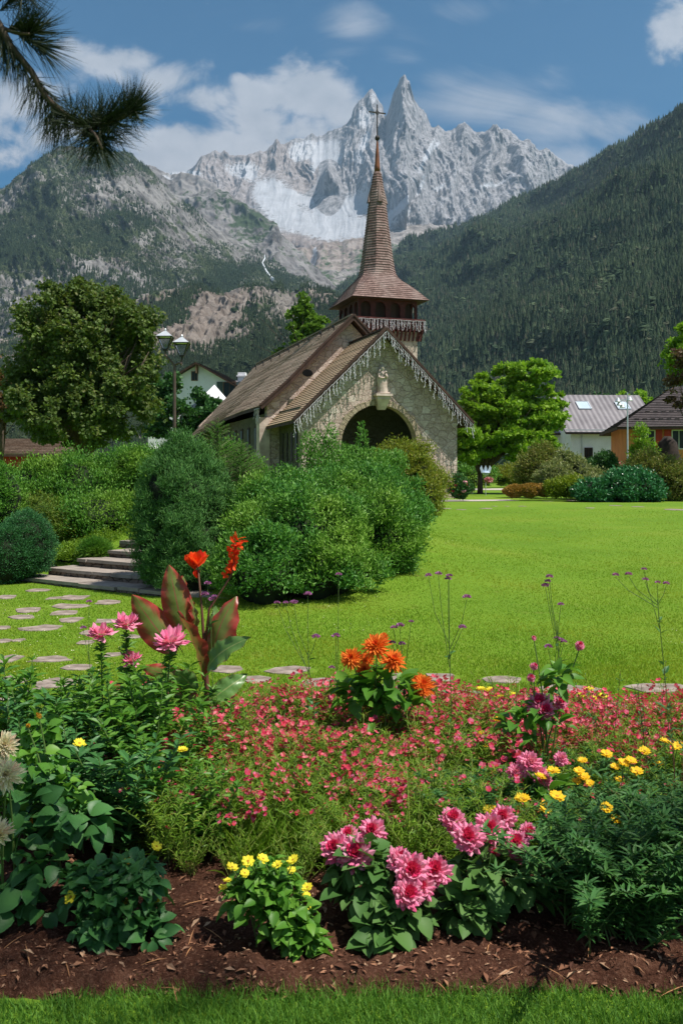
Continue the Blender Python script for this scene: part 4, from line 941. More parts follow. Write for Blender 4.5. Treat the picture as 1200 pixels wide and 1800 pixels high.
shrub('privet_shoots', 620, 715, 850, 14.6, 'loose privet shoots standing above the evergreen bush before the arch', [(548,795,0,26,40),(580,785,0,16,44),(636,785,0,12,44),(600,812,0,60,30),(655,812,0,30,26),(690,815,.3,30,26)], 6500, .05, .02, m_privet, 'bush', 33, 0, .2, 0, tpl=OVAL, up=1.0, out=.3, shell=.1, jit=.5)
shrub('golden_shrub', 735, 765, 905, 15.5, 'yellowish green bush spilling out right of the evergreen bush', [(725,840,0,44,46),(700,806,0,36,28),(745,872,-.3,32,36),(765,856,.2,24,28),(738,800,.2,20,20)], 22000, .05, .02, m_gold, 'bush', 34, 420, .14, .7, tpl=QUAD, up=.4, out=.6, shell=.6)
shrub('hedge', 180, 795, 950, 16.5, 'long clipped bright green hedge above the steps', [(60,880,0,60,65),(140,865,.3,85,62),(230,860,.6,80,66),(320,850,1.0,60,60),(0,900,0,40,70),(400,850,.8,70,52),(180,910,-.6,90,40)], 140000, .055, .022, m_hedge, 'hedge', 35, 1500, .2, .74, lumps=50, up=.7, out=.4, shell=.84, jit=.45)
shrub('golden_broom', 130, 880, 1010, 15.7, 'feathery yellow-green broom growing before the hedge left of the steps', [(100,935,0,46,42),(160,945,.2,44,36),(215,930,.5,34,40),(70,910,0,40,36),(130,900,.8,90,34)], 60000, .06, .03, m_mixg, 'bush', 36, 700, .15, .6, lumps=40, tpl=NARROW, up=.3, out=.8, shell=.6)
shrub('creeping_juniper', 190, 940, 990, 14.6, 'low bright lime groundcover shrub beside the step ends', [(130,980,0,44,20),(190,955,.5,36,18),(85,1000,-.3,34,14),(235,940,.8,26,18)], 18000, .045, .02, leafmat('lime_leaves', [(.13,.24,.015),(.18,.30,.02),(.09,.18,.02)], .35), 'bush', 37, 260, .12, .6, shell=.5)
shrub('fescue_tuft', 168, 955, 990, 14.2, 'tuft of fine dark green grass overhanging the steps', [(168,970,0,20,14)], 3000, .16, .03, m_hedge, 'plant', 38, 0, .1, 0, tpl=NARROW, up=.8, out=.9, shell=.05)
shrub('dwarf_conifer', 45, 895, 1012, 13.3, 'dome of tightly packed blue-green dwarf conifer at the left edge', [(48,960,0,50,60),(20,975,-.2,42,50)], 42000, .03, .01, leafmat('dome_green', [(0.030,0.120,0.045),(0.053,0.180,0.060),(0.075,0.225,0.075)], .2), 'bush', 39, 1100, .07, .9, up=.4, out=.8, shell=.88, jit=.35)
shrub('dark_shrub', 5, 830, 960, 14.5, 'dark green shrub at the left edge above the dwarf conifer', [(5,880,0,36,60),(-20,860,0,40,50)], 16000, .045, .018, m_hedge, 'bush', 40, 300, .13, .8)
shrub('cotoneaster', 420, 800, 1000, 13.9, 'dark arching shrub between the dwarf pine and the evergreen bush', [(405,870,0,48,60),(430,920,-.2,40,60),(390,930,-.3,40,60)], 24000, .045, .016, m_hedge, 'bush', 41, 420, .14, .8)
# spruce sapling with a bare leader
def sapling(u, vt, vb, Y, label, seed):
    x = (u-600)/F*Y; z0 = gz(x, Y); H = CH-(vt-HV)/F*Y-z0; root = empty('spruce_sapling', (x,Y,z0)); tag(root, label, 'tree')
    rr = random.Random(seed); G = Geo(); G.tube([(0,0,-.1),(.01,0,H*.5),(0,0,H)], [.03,.018,.004], 6); tips = []
    B = []
    for k in range(22):
        z = H*(.35+.62*k/22); Lb = (H-z)*.62+.06
        for j in range(4):
            a = k*1.1+j*1.57+rr.uniform(-.2,.2); e = (Lb*math.cos(a), Lb*math.sin(a), z+Lb*.45); G.tube([(0,0,z), e], [.008,.002], 4); B.append(((0,0,z), e))
    G.build('trunk', m_bark, root); G = Geo(); O = []; D = []
    for a, b in B+[((0,0,H*.6),(0,0,H))]:
        a, b = np.array(a), np.array(b); n_ = int(np.linalg.norm(b-a)*260)+8
        t_ = rng.random((n_,1)); O.append(a+(b-a)*t_); D.append(nrm(nrm(b-a)*.5+rng.normal(size=(n_,3))*.6))
    O, D = np.concatenate(O), np.concatenate(D); X, Z = frames(D, rdir(len(O))); G.inst(NARROW, O, X*.012, D*.035, Z*.035); G.build('crown', m_privet, root)
sapling(383, 735, 860, 13.3, 'young spruce sapling with thin bare leader above the dwarf pine', 3)
sapling(425, 775, 870, 13.5, 'shorter spruce sapling with side shoot right of the taller sapling', 5)
# right-hand beds beyond the lawn
m_or = leafmat('orange_sedum', [(.30,.17,.03), (.38,.22,.04), (.22,.16,.03)], .2)
shrub('sedum_edging', 930, 850, 875, 38, 'low orange-brown clipped edging plants along the bed', [(905,863,0,20,10),(930,862,0,26,11),(958,862,0,20,11)], 14000, .07, .05, m_or, 'plant', 51, 0, .1, .85, shell=.85)
shrub('variegated_shrub', 985, 785, 860, 40, 'tall pale variegated shrub in the bed right of the yellow-green tree', [(975,840,0,32,28),(1008,832,.5,30,28),(1040,848,.4,34,18),(992,812,.6,18,18),(1020,856,-.5,50,14)], 30000, .12, .06, m_var, 'bush', 52, 420, .28, .75, shell=.6)
shrub('meadow_shrub', 940, 790, 850, 42, 'loose olive green shrub left of the pale variegated one', [(940,825,0,28,30),(955,805,.3,24,20),(925,838,0,22,18)], 14000, .12, .05, m_olive, 'bush', 53, 240, .3, .7, shell=.5)
shrub('yellow_shrub', 1000, 840, 872, 37.5, 'low bright yellow-green shrub in front of the variegated shrub', [(1000,856,0,26,16),(975,858,0,14,14)], 9000, .1, .05, leafmat('sulphur_leaves', [(.17,.24,.01),(.26,.32,.02),(.10,.19,.02)], .3), 'bush', 54, 120, .22, .8)
shrub('laurel_hedge', 1085, 825, 885, 36.5, 'low glossy dark green laurel hedge at the lawn edge', [(1045,866,0,34,20),(1090,860,0,40,26),(1130,864,0,32,22),(1110,845,.5,40,16)], 30000, .12, .06, m_deep, 'hedge', 55, 320, .25, .85, shell=.8)
shrub('berberis_shrub', 1165, 790, 880, 38, 'big arching olive and bronze shrub at the right edge', [(1150,840,0,42,32),(1185,845,0,44,34),(1135,815,.3,22,24),(1205,860,-.5,40,26),(1120,835,.4,26,20)], 34000, .11, .04, m_olive, 'bush', 56, 480, .35, .75, shell=.6)
shrub('leaning_sapling', 1125, 730, 860, 41, 'thin leafy young tree in front of the orange house', [(1125,775,0,10,36),(1132,800,0,18,26),(1118,810,0,14,22)], 5000, .13, .06, m_yg, 'tree', 57, 60, .3, 0, shell=.1)
shrub('rose_edging', 1060, 795, 860, 43, 'dark rounded shrub below the white house wall', [(1060,812,0,18,14),(1045,822,0,20,12)], 8000, .1, .05, m_dark, 'bush', 58, 100, .25, .8)
shrub('far_hedge', 812, 820, 852, 66, 'bright green hedge across the road right of the chapel', [(800,838,0,30,17),(830,838,0,30,15),(850,836,0,22,15)], 12000, .16, .09, m_hedge, 'hedge', 59, 160, .4, .85)
shrub('far_shrub', 880, 822, 850, 70, 'round lime green bush across the road behind the tree trunk', [(880,836,0,20,14),(905,832,1,22,16),(935,834,1,24,16)], 11000, .16, .09, m_gold, 'bush', 60, 140, .4, .85)
# rose bush at the chapel corner
rt, rB = shrub('rose_bush', 807, 832, 872, 37.2, 'rose bush with dark red and pink blooms at the chapel corner', [(805,856,0,17,18),(815,862,0,12,12)], 5200, .09, .05, m_dark, 'bush', 61, 70, .2, .6)
m_pinkf = solid('pink_petal', (.75,.32,.40), (.6,.22,.3), 20, .6); m_redf = solid('red_petal', (.35,.02,.04), (.22,.01,.02), 20, .6)
def rosehead(R): return Geo().lathe([(.01,-R*.5),(R*.7,-R*.3),(R,.1*R),(R*.75,R*.5),(R*.3,R*.55),(.01,R*.4)], (0,0,0), 9)
for i in range(26):
    b = rB[i % 2]; d = Vector((random.uniform(-1,1), random.uniform(-1.2,.1), random.uniform(-.3,1))).normalized()
    o = rosehead(.10 if i % 3 else .12).build('rose_bloom', m_redf if i % 3 else m_pinkf, rt); o.location = (b[0]+d.x*b[3]*.98, b[1]+d.y*b[4]*.98, b[2]+d.z*b[5]*.98)

# ------------------------------------------------------------------ street lamps
def lamp(u, vt, vb, Y, label, lant, arms=True):
    x = (u-600)/F*Y; z0 = gz(x, Y); root = empty('street_lamp', (x,Y,z0)); tag(root, label, 'street lamp'); k = Y/F
    zz = lambda v: CH-(v-HV)*k-z0
    G = Geo(); G.tube([(0,0,-.1),(0,0,.5),(0,0,.55),(0,0,zz(645)),(-.02,0,zz(640)),(-.15,0,zz(632)),(-.27,0,zz(624)),(-.28,0,zz(618))], [.09,.08,.05,.045,.04,.035,.03,.03], 10)
    G.tube([(0,0,zz(642)),(.12,0,zz(638)),(.22,0,zz(640))], [.03,.03,.05], 8); G.tube([(.2,0,zz(640)),(.2,0,zz(632))], [.025,.025], 8)
    G.build('pole', m_pole, root)
    for lu, lv in lant:
        cx = (lu-u)*k; H = zz(lv); f = Geo(); w0, w1, h = .06, .21, .36
        c4 = lambda w, z: [(cx-w,-w,z),(cx+w,-w,z),(cx+w,w,z),(cx-w,w,z)]
        lo, hi = c4(w0, H-.05), c4(w1, H-.05+h)
        for i in range(4): f.beam(lo[i], hi[i], .022, .022); f.beam(hi[i], hi[(i+1) % 4], .025, .025); f.beam(lo[i], lo[(i+1) % 4], .025, .025)
        f.box((cx,0,H-.07), (.13,.13,.05)); f.tube([(cx,0,H-.25),(cx,0,H-.07)], [.02,.035], 6); fr = f.build('lantern_frame', m_iron, root)
        r = Geo(); a = c4(w1+.03, H-.04+h); b = c4(.035, H+.13+h); 
        r.add(a+b, [0,3,2,1,4,5,6,7,0,1,5,4,1,2,6,5,2,3,7,6,3,0,4,7], [4]*6); r.lathe([(.03,0),(.03,.05),(.01,.08)], (cx,0,H+.13+h), 8); r.build('lantern_cap', m_zinc, fr)
        gl = Geo(); l2, h2 = c4(w0-.008, H-.04), c4(w1-.012, H-.06+h)
        for i in range(4): j = (i+1) % 4; gl.poly([[l2[i], l2[j], h2[j], h2[i]]])
        gl.build('pane', m_glass, fr)
m_pole = solid('lamp_pole', (.11,.075,.06), (.08,.055,.045), 5, .5, metal=.2)
m_zinc = solid('zinc', (.62,.65,.68), (.5,.53,.56), 4, .35, metal=.4)
m, t, out = base_mat('lantern_glass'); b_ = t.nodes.new('ShaderNodeBsdfGlass'); b_.inputs['Color'].default_value = (.9,.93,.95,1); b_.inputs['Roughness'].default_value = .15; b_.inputs['IOR'].default_value = 1.05; t.links.new(b_.outputs[0], out.inputs[0]); m_glass = m
lamp(307, 590, 775, 27, 'tall brown street lamp with two tapered lanterns left of the chapel', [(291,611),(320,622)])

# ------------------------------------------------------------------ houses
def wavy(name, a, b, per=.22): 
    m, t, out = base_mat(name); uv = uvnode(t); w = t.nodes.new('ShaderNodeTexWave'); w.inputs['Scale'].default_value = 1/per*.16; w.bands_direction = 'X'; t.links.new(uv, w.inputs['Vector'])
    n = tnoise(t, .8, 4, .6); c = mixc(t, w.outputs['Fac'], a, b); c = mixc(t, .25, c, ramp(t, n, [(.3, tuple(x*.6 for x in a)), (.7, tuple(x*1.4 for x in b))])); pbsdf(t, out, c, .6, w.outputs['Fac'], .6, .06, spec=.3); return m
m_white = solid('white_render', (.78,.77,.80), (.68,.67,.70), 1.2, .9); m_orange = solid('orange_render', (.60,.25,.08), (.48,.18,.06), .9, .9)
m_tile = m_shingle('dark_tiles', (.10,.085,.085), (.065,.055,.058), (.14,.115,.11), .3, .4); m_groof = wavy('grey_roof_sheets', (.12,.11,.12), (.24,.225,.235))
m_wood = solid('brown_wood', (.20,.12,.075), (.12,.07,.045), 3, .8, .2); m_red = solid('red_paint', (.42,.035,.02), (.32,.025,.015), 3, .6); m_dshut = solid('dark_shutter', (.07,.10,.10), (.05,.07,.07), 3, .7)
m_wframe = solid('white_frame', (.7,.69,.68), (.6,.6,.6), 5, .5); m_sky = solid('skylight_glass', (.42,.52,.60), (.5,.6,.68), .6, .12, spec=.8)
def house(name, label, loc, rz, w, d, he, hr, wallm, roofm, over=.5, ridge='x', cat='house', th=.15):
    """w along x (facing -y), d deep, eave height he, ridge height hr; ridge along 'x' or 'y'"""
    root = empty(name, loc, rz); tag(root, label, cat)
    G = Geo(); x, y = w/2, d
    if ridge == 'y':
        f = [(-x,0,-.3),(x,0,-.3),(x,0,he),(0,0,hr),(-x,0,he)]; bk = [(p[0],d,p[2]) for p in f]
        G.poly([f, bk[::-1]]+[[f[i], bk[i], bk[(i+1)%5], f[(i+1)%5]][::-1] for i in (0,1,4)])
    else:
        f = [(-x,0,-.3),(-x,d,-.3),(-x,d,he),(-x,d/2,hr),(-x,0,he)]; bk = [(x,p[1],p[2]) for p in f]
        G.poly([f[::-1], bk]+[[f[i], bk[i], bk[(i+1)%5], f[(i+1)%5]] for i in (0,1,4)])
    G.build('wall', wallm, root)
    for sg in (-1, 1):
        G = Geo(); s = (hr-he)/((x if ridge == 'y' else d/2)); R = (x if ridge == 'y' else d/2)+over
        if ridge == 'y': rows = [((0,-over,hr+.1),(0,d+over,hr+.1)), ((sg*R,-over,hr+.1-R*s),(sg*R,d+over,hr+.1-R*s))]
        else: rows = [((-x-over,d/2,hr+.1),(x+over,d/2,hr+.1)), ((-x-over,d/2+sg*R,hr+.1-R*s),(x+over,d/2+sg*R,hr+.1-R*s))]
        if roofm is m_groof:
            (a0,b0),(a1,b1) = rows; L = math.dist(a0,b0); H = math.dist(a0,a1); G.poly([[a0,b0,b1,a1]], 0, [[(0,0),(L,0),(L,H),(0,H)]])
        else: courses(G, rows, 22, 0, .05)
        slab_under(G, rows, th, 1); G.build('roof', [roofm, m_dwood], root)
    return root
def window(root, x, y, z, w, h, face='y', shut=None, fm=None, th=.08):
    f = Geo(); s = .06
    f.box((x,y,z+h/2), (w+s,th,s)); f.box((x,y,z-h/2), (w+s,th,s))
    for q in (-1,0,1): f.box((x+q*w/2,y,z), (s if q else s*.6,th,h-s-.002))
    fo = f.build('window', fm or m_wframe, root); Geo().box((x,y+.012,z), (w,.03,h)).build('pane', m_black, fo)
    if shut:
        for q in (-1,1): Geo().box((x+q*(w*.75+.06),y-.02,z), (w*.5,.06,h+.08)).build('shutter', shut, root)
# white chalet behind the lamp
k = 82/F; hx = (348-600)*k; z0 = .46
hA = house('white_house', 'white chalet with low gable roof and shuttered window beyond the lamp', (hx, 82, z0), math.radians(-6), 9.2, 10, CH+(HV-692)*k-z0, CH+(HV-640)*k-z0, m_white, m_tile, .7, 'y')
window(hA, -.3, -.02, CH+(HV-661)*k-z0, .55, .8, fm=m_wood); window(hA, 2.9, -.02, CH+(HV-687)*k-z0, 1.1, 1.5, shut=m_dshut, fm=m_wood)
Geo().box((3.3,3.5,CH+(HV-664)*k-z0), (.7,.7,1.6)).box((3.3,3.5,CH+(HV-655)*k-z0), (.9,.9,.12)).build('chimney', m_white, hA)
Geo().box((0,-.35,CH+(HV-648)*k-z0), (.12,.6,.9)).build('king_post', m_wood, hA)
hB = house('grey_roofed_house', 'house with pale grey roof half hidden behind the white chalet', ((430-600)*90/F, 90, .46), 0, 7, 8, CH+(HV-690)*90/F-.46, CH+(HV-664)*90/F-.46, m_wood, m_groof, .5, 'x')
# white garden tents
def tent(u, v, Y, w, label):
    k = Y/F; x = (u-600)*k; z0 = gz(x, Y); zt = CH+(HV-v)*k-z0; root = empty('garden_tent', (x, Y, z0)); tag(root, label, 'tent')
    G = Geo(); h = w/2; c = [(-h,-h,zt*.72),(h,-h,zt*.72),(h,h,zt*.72),(-h,h,zt*.72)]
    for i in range(4):
        a, b = np.array(c[i]), np.array(c[(i+1)%4]); tp = np.array((0,0,zt)); ma, mb = (a*.55+tp*.45)-[0,0,.18], (b*.55+tp*.45)-[0,0,.18]
        G.poly([[a,b,mb,ma],[ma,mb,tp],[a,b,b-[0,0,.3],a-[0,0,.3]]])
    G.build('canopy', m_white, root)
    for q in c: Geo().box((q[0],q[1],zt*.36), (.06,.06,zt*.72)).build('pole', m_zinc, root)
tent(377, 676, 70, 4.2, 'white pointed tent canopy behind the small round tree')
tent(272, 783, 50, 3.0, 'low white pointed tent canopy behind the hedge left of the lamp')
# red building on the left
k = 58/F
hR = house('red_building', 'low red painted building with brown roof under the left tree', ((20-600)*k, 58, .4), math.radians(4), 6.4, 8, CH+(HV-798)*k-.4, CH+(HV-770)*k-.4, m_red, m_roof2, .5, 'x')
sgn_ = empty('white_board', ((88-600)*50/F, 50, .46)); tag(sgn_, 'white tilted board standing beside the red building', 'sign')
Geo().box((0,0,1.6), (.85,.05,.75), rz=.2).build('panel', m_white, sgn_); Geo().box((0,.06,.8), (.06,.06,1.6)).build('post', m_zinc, sgn_)
# house with the long grey roof on the right
k = 72/F; z0 = .46
hG = house('white_outbuilding', 'white walled house under a long grey ribbed roof with skylights', ((1075-600)*k, 72, z0), math.radians(3), 6.6, 9, CH+(HV-754)*k-z0, CH+(HV-708)*k-z0+.9, m_white, m_groof, .6, 'x')
sl_ = ((CH+(HV-708)*k-z0+.9)-(CH+(HV-754)*k-z0))/4.5
def skyl(root, x, yy_, w, dpt):
    zz = lambda y: CH+(HV-754)*k-z0+y*sl_+.17; f = Geo(); q = [(x-w/2,yy_),(x+w/2,yy_),(x+w/2,yy_+dpt),(x-w/2,yy_+dpt)]
    for i in range(4): a, b = q[i], q[(i+1)%4]; f.beam((a[0],a[1],zz(a[1])), (b[0],b[1],zz(b[1])), .09, .09)
    fo = f.build('skylight', m_zinc, root); Geo().poly([[(a,b,zz(b)+.02) for a, b in q]]).build('pane', m_sky, fo)
skyl(hG, -1.35, 2.4, 1.0, 1.0); skyl(hG, 1.9, 2.4, 1.0, 1.0)
window(hG, -1.9, -.02, 2.3, .6, 1.6, fm=m_dwood)
gt = Geo(); gt.beam((-3.9,-.66,CH+(HV-754)*k-z0-.12), (3.9,-.66,CH+(HV-754)*k-z0-.12), .12, .1); gt.beam((-2.45,-.05,0), (-2.45,-.05,CH+(HV-758)*k-z0), .08, .08); gt.build('gutter', m_zinc, hG)
hW = house('white_annex', 'lower white annex left of the ribbed roof house', ((1002-600)*76/F, 75, z0), 0, 4.2, 5, CH+(HV-762)*76/F-z0, CH+(HV-745)*76/F-z0, m_white, m_groof, .4, 'x')
# orange house with dark tiled roof
k = 56/F; hOd = 9.0; hOe = CH+(HV-748)*k-z0; hOr = CH+(HV-668)*k-z0
hO = empty('orange_house', ((1213-600)*k, 56, z0), math.radians(-10)); tag(hO, 'orange rendered house with dark tiled hipped roof and red shutters', 'house')
Geo().box((0,hOd/2,hOe/2), (7.4,hOd,hOe)).build('wall', m_orange, hO)
hOz = lambda y: hOe-.1+(y+.75)*(hOr-hOe)/(hOd/2+.75)
for nm, rows in (('front', [((-.2,hOd/2,hOr),(4.45,hOd/2,hOr)), ((-4.45,-.75,hOe-.1),(4.45,-.75,hOe-.1))]), ('side', [((-.2,hOd/2,hOr),(-.2,hOd/2+.01,hOr)), ((-4.45,-.75,hOe-.1),(-4.45,hOd+.75,hOe-.1))]), ('back', [((-.2,hOd/2,hOr),(4.45,hOd/2,hOr)), ((-4.45,hOd+.75,hOe-.1),(4.45,hOd+.75,hOe-.1))])):
    G = Geo(); courses(G, rows, 24, 0, .05); slab_under(G, rows, .14, 1); G.build('roof', [m_tile, m_dwood], hO)
window(hO, -2.5, -.03, 3.2, .75, 1.15, shut=m_red, fm=m_wframe); window(hO, -.7, -.03, 3.2, .8, 1.15, shut=m_red)
d_ = Geo().box((-3.2,-.04,1.05), (.9,.1,2.1)).build('door', m_wood, hO); Geo().lathe([(.02,-.04),(.04,0),(.02,.04)], (-2.9,-.12,1.05), 8).build('handle', m_iron, d_)
for row in range(5):
    f = .16+row*.19; yq = hOd*.5*f-.75*(1-f); zz = hOz(yq); x0 = -4.45+(yq+.75)*.8+.4; G = Geo(); G.beam((x0,yq,zz+.05), (4.3,yq,zz+.05), .03, .03)
    for i in range(int((4.3-x0)/.48)): G.box((x0+.2+i*.48,yq,zz+.07), (.26,.1,.09))
    G.build('snow_guard', m_iron, hO)
# lamp mast with curved heads
k = 48/F; x = (1102-600)*k; z0 = gz(x, 48); lm = empty('lamp_mast', (x,48,z0)); tag(lm, 'slim grey lamp mast with clustered heads before the grey roof', 'street lamp'); zz = lambda v: CH-(v-HV)*k-z0
Geo().tube([(0,0,-.1),(0,0,2),(0,0,zz(690))], [.07,.05,.03], 8).build('pole', m_zinc, lm)
G = Geo(); G.beam((-.55,0,zz(704)), (.2,0,zz(702)), .05, .05); G.beam((-.1,0,zz(707)), (.25,0,zz(699)), .04, .04); G.build('crossarm', m_zinc, lm)
for dx, v in ((-.42,712),(-.26,716),(-.5,706),(.12,704)): Geo().lathe([(.02,.22),(.07,.18),(.16,.0),(.14,-.02),(.03,-.02)], (dx,0,zz(v)), 10).build('lamp_head', m_zinc, lm)
# dark rock fountain by the orange house
k = 44/F; x = (1172-600)*k; z0 = gz(x, 44); G = Geo(); H = CH+(HV-765)*k-z0; k2 = 18; V = []; L = []; Nn = []
for i in range(11):
    f = i/10; r = (.95-.62*f**.8)*(1 if i < 10 else .4)
    for j in range(k2): a = 2*math.pi*j/k2; q = r*(1+.35*float(fbm(math.cos(a)*1.5+f*3, math.sin(a)*1.5, 3, 8))*2); V.append((q*math.cos(a)*1.1, q*math.sin(a), H*f-.05))
for i in range(10):
    for j in range(k2): q = (j+1)%k2; L += [i*k2+j, i*k2+q, (i+1)*k2+q, (i+1)*k2+j]; Nn.append(4)
L += list(range(10*k2, 11*k2)); Nn.append(k2)
rk = G.add(V, L, Nn).build('standing_boulder', solid('dark_rock', (.045,.03,.025), (.02,.015,.012), 5, .9, .8), loc=(x,44,z0), smooth=True); tag(rk, 'dark brown upright boulder in front of the orange house', 'boulder')
# blue-white tulip ornament with pink flowers by the road
k = 46/F; x = (853-600)*k; z0 = gz(x, 46); tu = empty('flower_ornament', (x,46,z0)); tag(tu, 'pale blue tulip-shaped ornament on a stake behind the tree trunk', 'ornament')
m_pb = solid('pale_blue', (.42,.55,.72), (.6,.68,.78), 3, .4); zt = CH+(HV-822)*k-z0
G = Geo(); 
for dx in (-.12,0,.12): G.poly([[(dx-.09,-.03,zt-.28),(dx+.09,-.03,zt-.28),(dx*1.9+.06,-.03,zt-.02),(dx*1.7,-.03,zt+.12),(dx*1.9-.06,-.03,zt-.02)],[(dx-.09,.03,zt-.28),(dx*1.9-.06,.03,zt-.02),(dx*1.7,.03,zt+.12),(dx*1.9+.06,.03,zt-.02),(dx+.09,.03,zt-.28)]])
G.lathe([(.03,-.42),(.14,-.36),(.2,-.25),(.16,-.2)], (0,0,zt), 10); G.build('cup', m_pb, tu); Geo().tube([(0,0,-.05),(0,0,zt-.4)], .02, 6).build('stake', m_zinc, tu)
shrub('pink_flowers', 858, 838, 850, 45.5, 'small clump of pink flowers beside the tulip ornament', [(858,844,0,7,5)], 500, .07, .06, leafmat('far_pink', [(.6,.15,.2),(.7,.3,.35),(.1,.2,.05)], .2), 'plant', 62, 0, .1, 0, shell=.1)
# café umbrellas / seated terrace clutter at the orange house: pink parasol posts
for i, (u, v, lab) in enumerate([(1088,798,'small pink flower tub below the lamp mast'), (1112,800,'pale pink flower tub left of the thin young tree')]):
    k = 45/F; x = (u-600)*k; z0 = gz(x,45); r_ = empty('flower_tub', (x,45,z0)); tag(r_, lab, 'flower pot')
    Geo().lathe([(.2,0),(.28,.05),(.34,.6),(.38,.62),(.38,.68),(.3,.68),(.28,.6)], (0,0,0), 14).build('pot', m_wood, r_)
    crown('blooms', [(0,0,1.15,.42,.42,.5)], 900, .09, .07, leafmat('tub_pink%d' % i if False else 'tub_blooms', [(.65,.22,.25),(.7,.35,.33),(.10,.2,.05),(.12,.25,.06)], .2), r_, seed=70+i, shell=.2)
# ------------------------------------------------------------------ flower bed
def soil_h(x, y):
    x = np.asarray(x, float); y = np.asarray(y, float)
    e = 2.76+.06*fbm(x*1.5, x*0+3, 3, 4)*4*.5; inn = sm(0, .18, y-e)*sm(6.25, 5.95, y+.1*np.sin(x*2))*sm(-5.5,-5.2,x)*sm(5.5,5.2,x)
    return g(x, y)-.05+inn*(.10+.035*fbm(x*4, y*4, 4, 12)*2+.028*fbm(x*17, y*17, 4, 13)*2)
m, t, out = base_mat('soil'); n1 = tnoise(t, 9, 8, .75); n2 = tnoise(t, 90, 4, .8)
c = ramp(t, n1, [(.35, (.040,.016,.010)), (.5, (.095,.038,.022)), (.66, (.20,.095,.058))]); c = mixc(t, .45, c, ramp(t, n2, [(.35, (.02,.009,.006)), (.52, (.09,.038,.024)), (.72, (.34,.20,.14))]))
pbsdf(t, out, c, .95, M(t, 'ADD', n1, n2), .9, .03, spec=.1); m_soil = m
xs = np.linspace(-5.6, 5.6, 620); ysx = np.concatenate([np.linspace(2.55, 4.2, 200), np.linspace(4.22, 6.9, 130)])
X_, Y_ = np.meshgrid(xs, ysx, indexing='ij'); tag(grid_geo(np.stack([X_, Y_, soil_h(X_, Y_)], -1)).build('flower_bed_soil', m_soil, smooth=True), kind='structure')
def sz(x, y): return float(soil_h(x, y))
# mulch
n = 15000; x = rng.uniform(-2.6, 2.6, n); y = 2.8+2.2*rng.random(n)**1.5; O = np.stack([x, y, soil_h(x, y)+.004], -1)
a = rng.uniform(0, 6.28, (n,1)); D = nrm(np.concatenate([np.cos(a), np.sin(a), rng.normal(0,.25,(n,1))], 1)); X, Z = frames(D, nrm(np.array([0,0,1.])+rng.normal(size=(n,3))*.35)); s = rng.lognormal(0,.55,(n,1))
tag(Geo().inst(QUAD, O, X*.0065*s, D*.016*s, Z*.02*s).build('mulch', leafmat('mulch_chips', [(.05,.02,.013), (.16,.07,.04), (.32,.16,.09), (.09,.035,.02), (.42,.27,.17)], .0, .9)), 'crumbs of bark mulch and dry bits scattered on the soil', 'mulch', kind='stuff')
n = 260; x = rng.uniform(-2.2, 2.2, n); y = 2.8+1.6*rng.random(n)**1.3; O = np.stack([x, y, soil_h(x, y)+.008], -1); a = rng.uniform(0, 6.28, (n,1)); D = nrm(np.concatenate([np.cos(a), np.sin(a), rng.normal(0,.12,(n,1))], 1)); X, Z = frames(D, np.tile([0,0,1.], (n,1)))
tag(Geo().inst(NARROW, O, X*.012, D*rng.uniform(.05,.16,(n,1)), Z*.05).build('dry_stalks', leafmat('straw', [(.35,.16,.07),(.45,.24,.11),(.22,.10,.05)], .0, .8)), 'reddish dry stalks and needles lying on the soil', 'dry stalks', kind='stuff')

# grass blades
def blades(name, n, reg, hlo, hhi, w, mat, label, keep=None, near=1.0):
    y0, y1 = reg; y = 1/(1/y1+(1/y0-1/y1)*rng.random(n)) if near else rng.uniform(y0, y1, n); x = rng.uniform(-.41, .41, n)*y
    k = np.ones(n, bool)
    if keep is not None: k &= keep(x, y)
    for sx, sy, sw, sd in SPOT: k &= ((x-sx)/(sw*.95))**2+((y-sy)/(sd*.93))**2 > 1
    x, y = x[k], y[k]; n = len(x); O = np.stack([x, y, g(x, y)-.004], -1)
    h = rng.uniform(hlo, hhi, (n,1))*(.7+.6*vnoise(x*1.3, y*1.3, 8))[:,None]; D = nrm(np.array([0,0,1.])+rng.normal(size=(n,3))*[.42,.42,0]); X, Z = frames(D, rdir(n))
    ww = w*(1+y[:,None]*.07)*rng.uniform(.7,1.3,(n,1))
    o = Geo().inst(BLADE if near == 2 else TRI, O, X*ww, D*h, Z*h).build(name, mat); tag(o, label, 'grass', kind='stuff'); return o
m_gr = leafmat('grass_blades', [(.12,.27,.012), (.19,.34,.018), (.27,.40,.03), (.09,.22,.012), (.38,.40,.08)], .4, .6, (.31,.36,.03), .45, .15)
m_gr2 = leafmat('edge_grass_blades', [(.06,.17,.02), (.10,.24,.03), (.15,.29,.03)], .35, .6)
blades('lawn_grass', 340000, (6.0, 30), .014, .030, .006, m_gr, 'short sunlit lawn grass between the flower bed and the chapel', lambda x, y: (y > 6.1))
blades('edge_grass', 60000, (2.3, 3.12), .02, .05, .003, m_gr2, 'grass edge in front of the flower bed', lambda x, y: y < 2.92+.14*(fbm(x*3, x*0, 3, 3))*2, near=2)

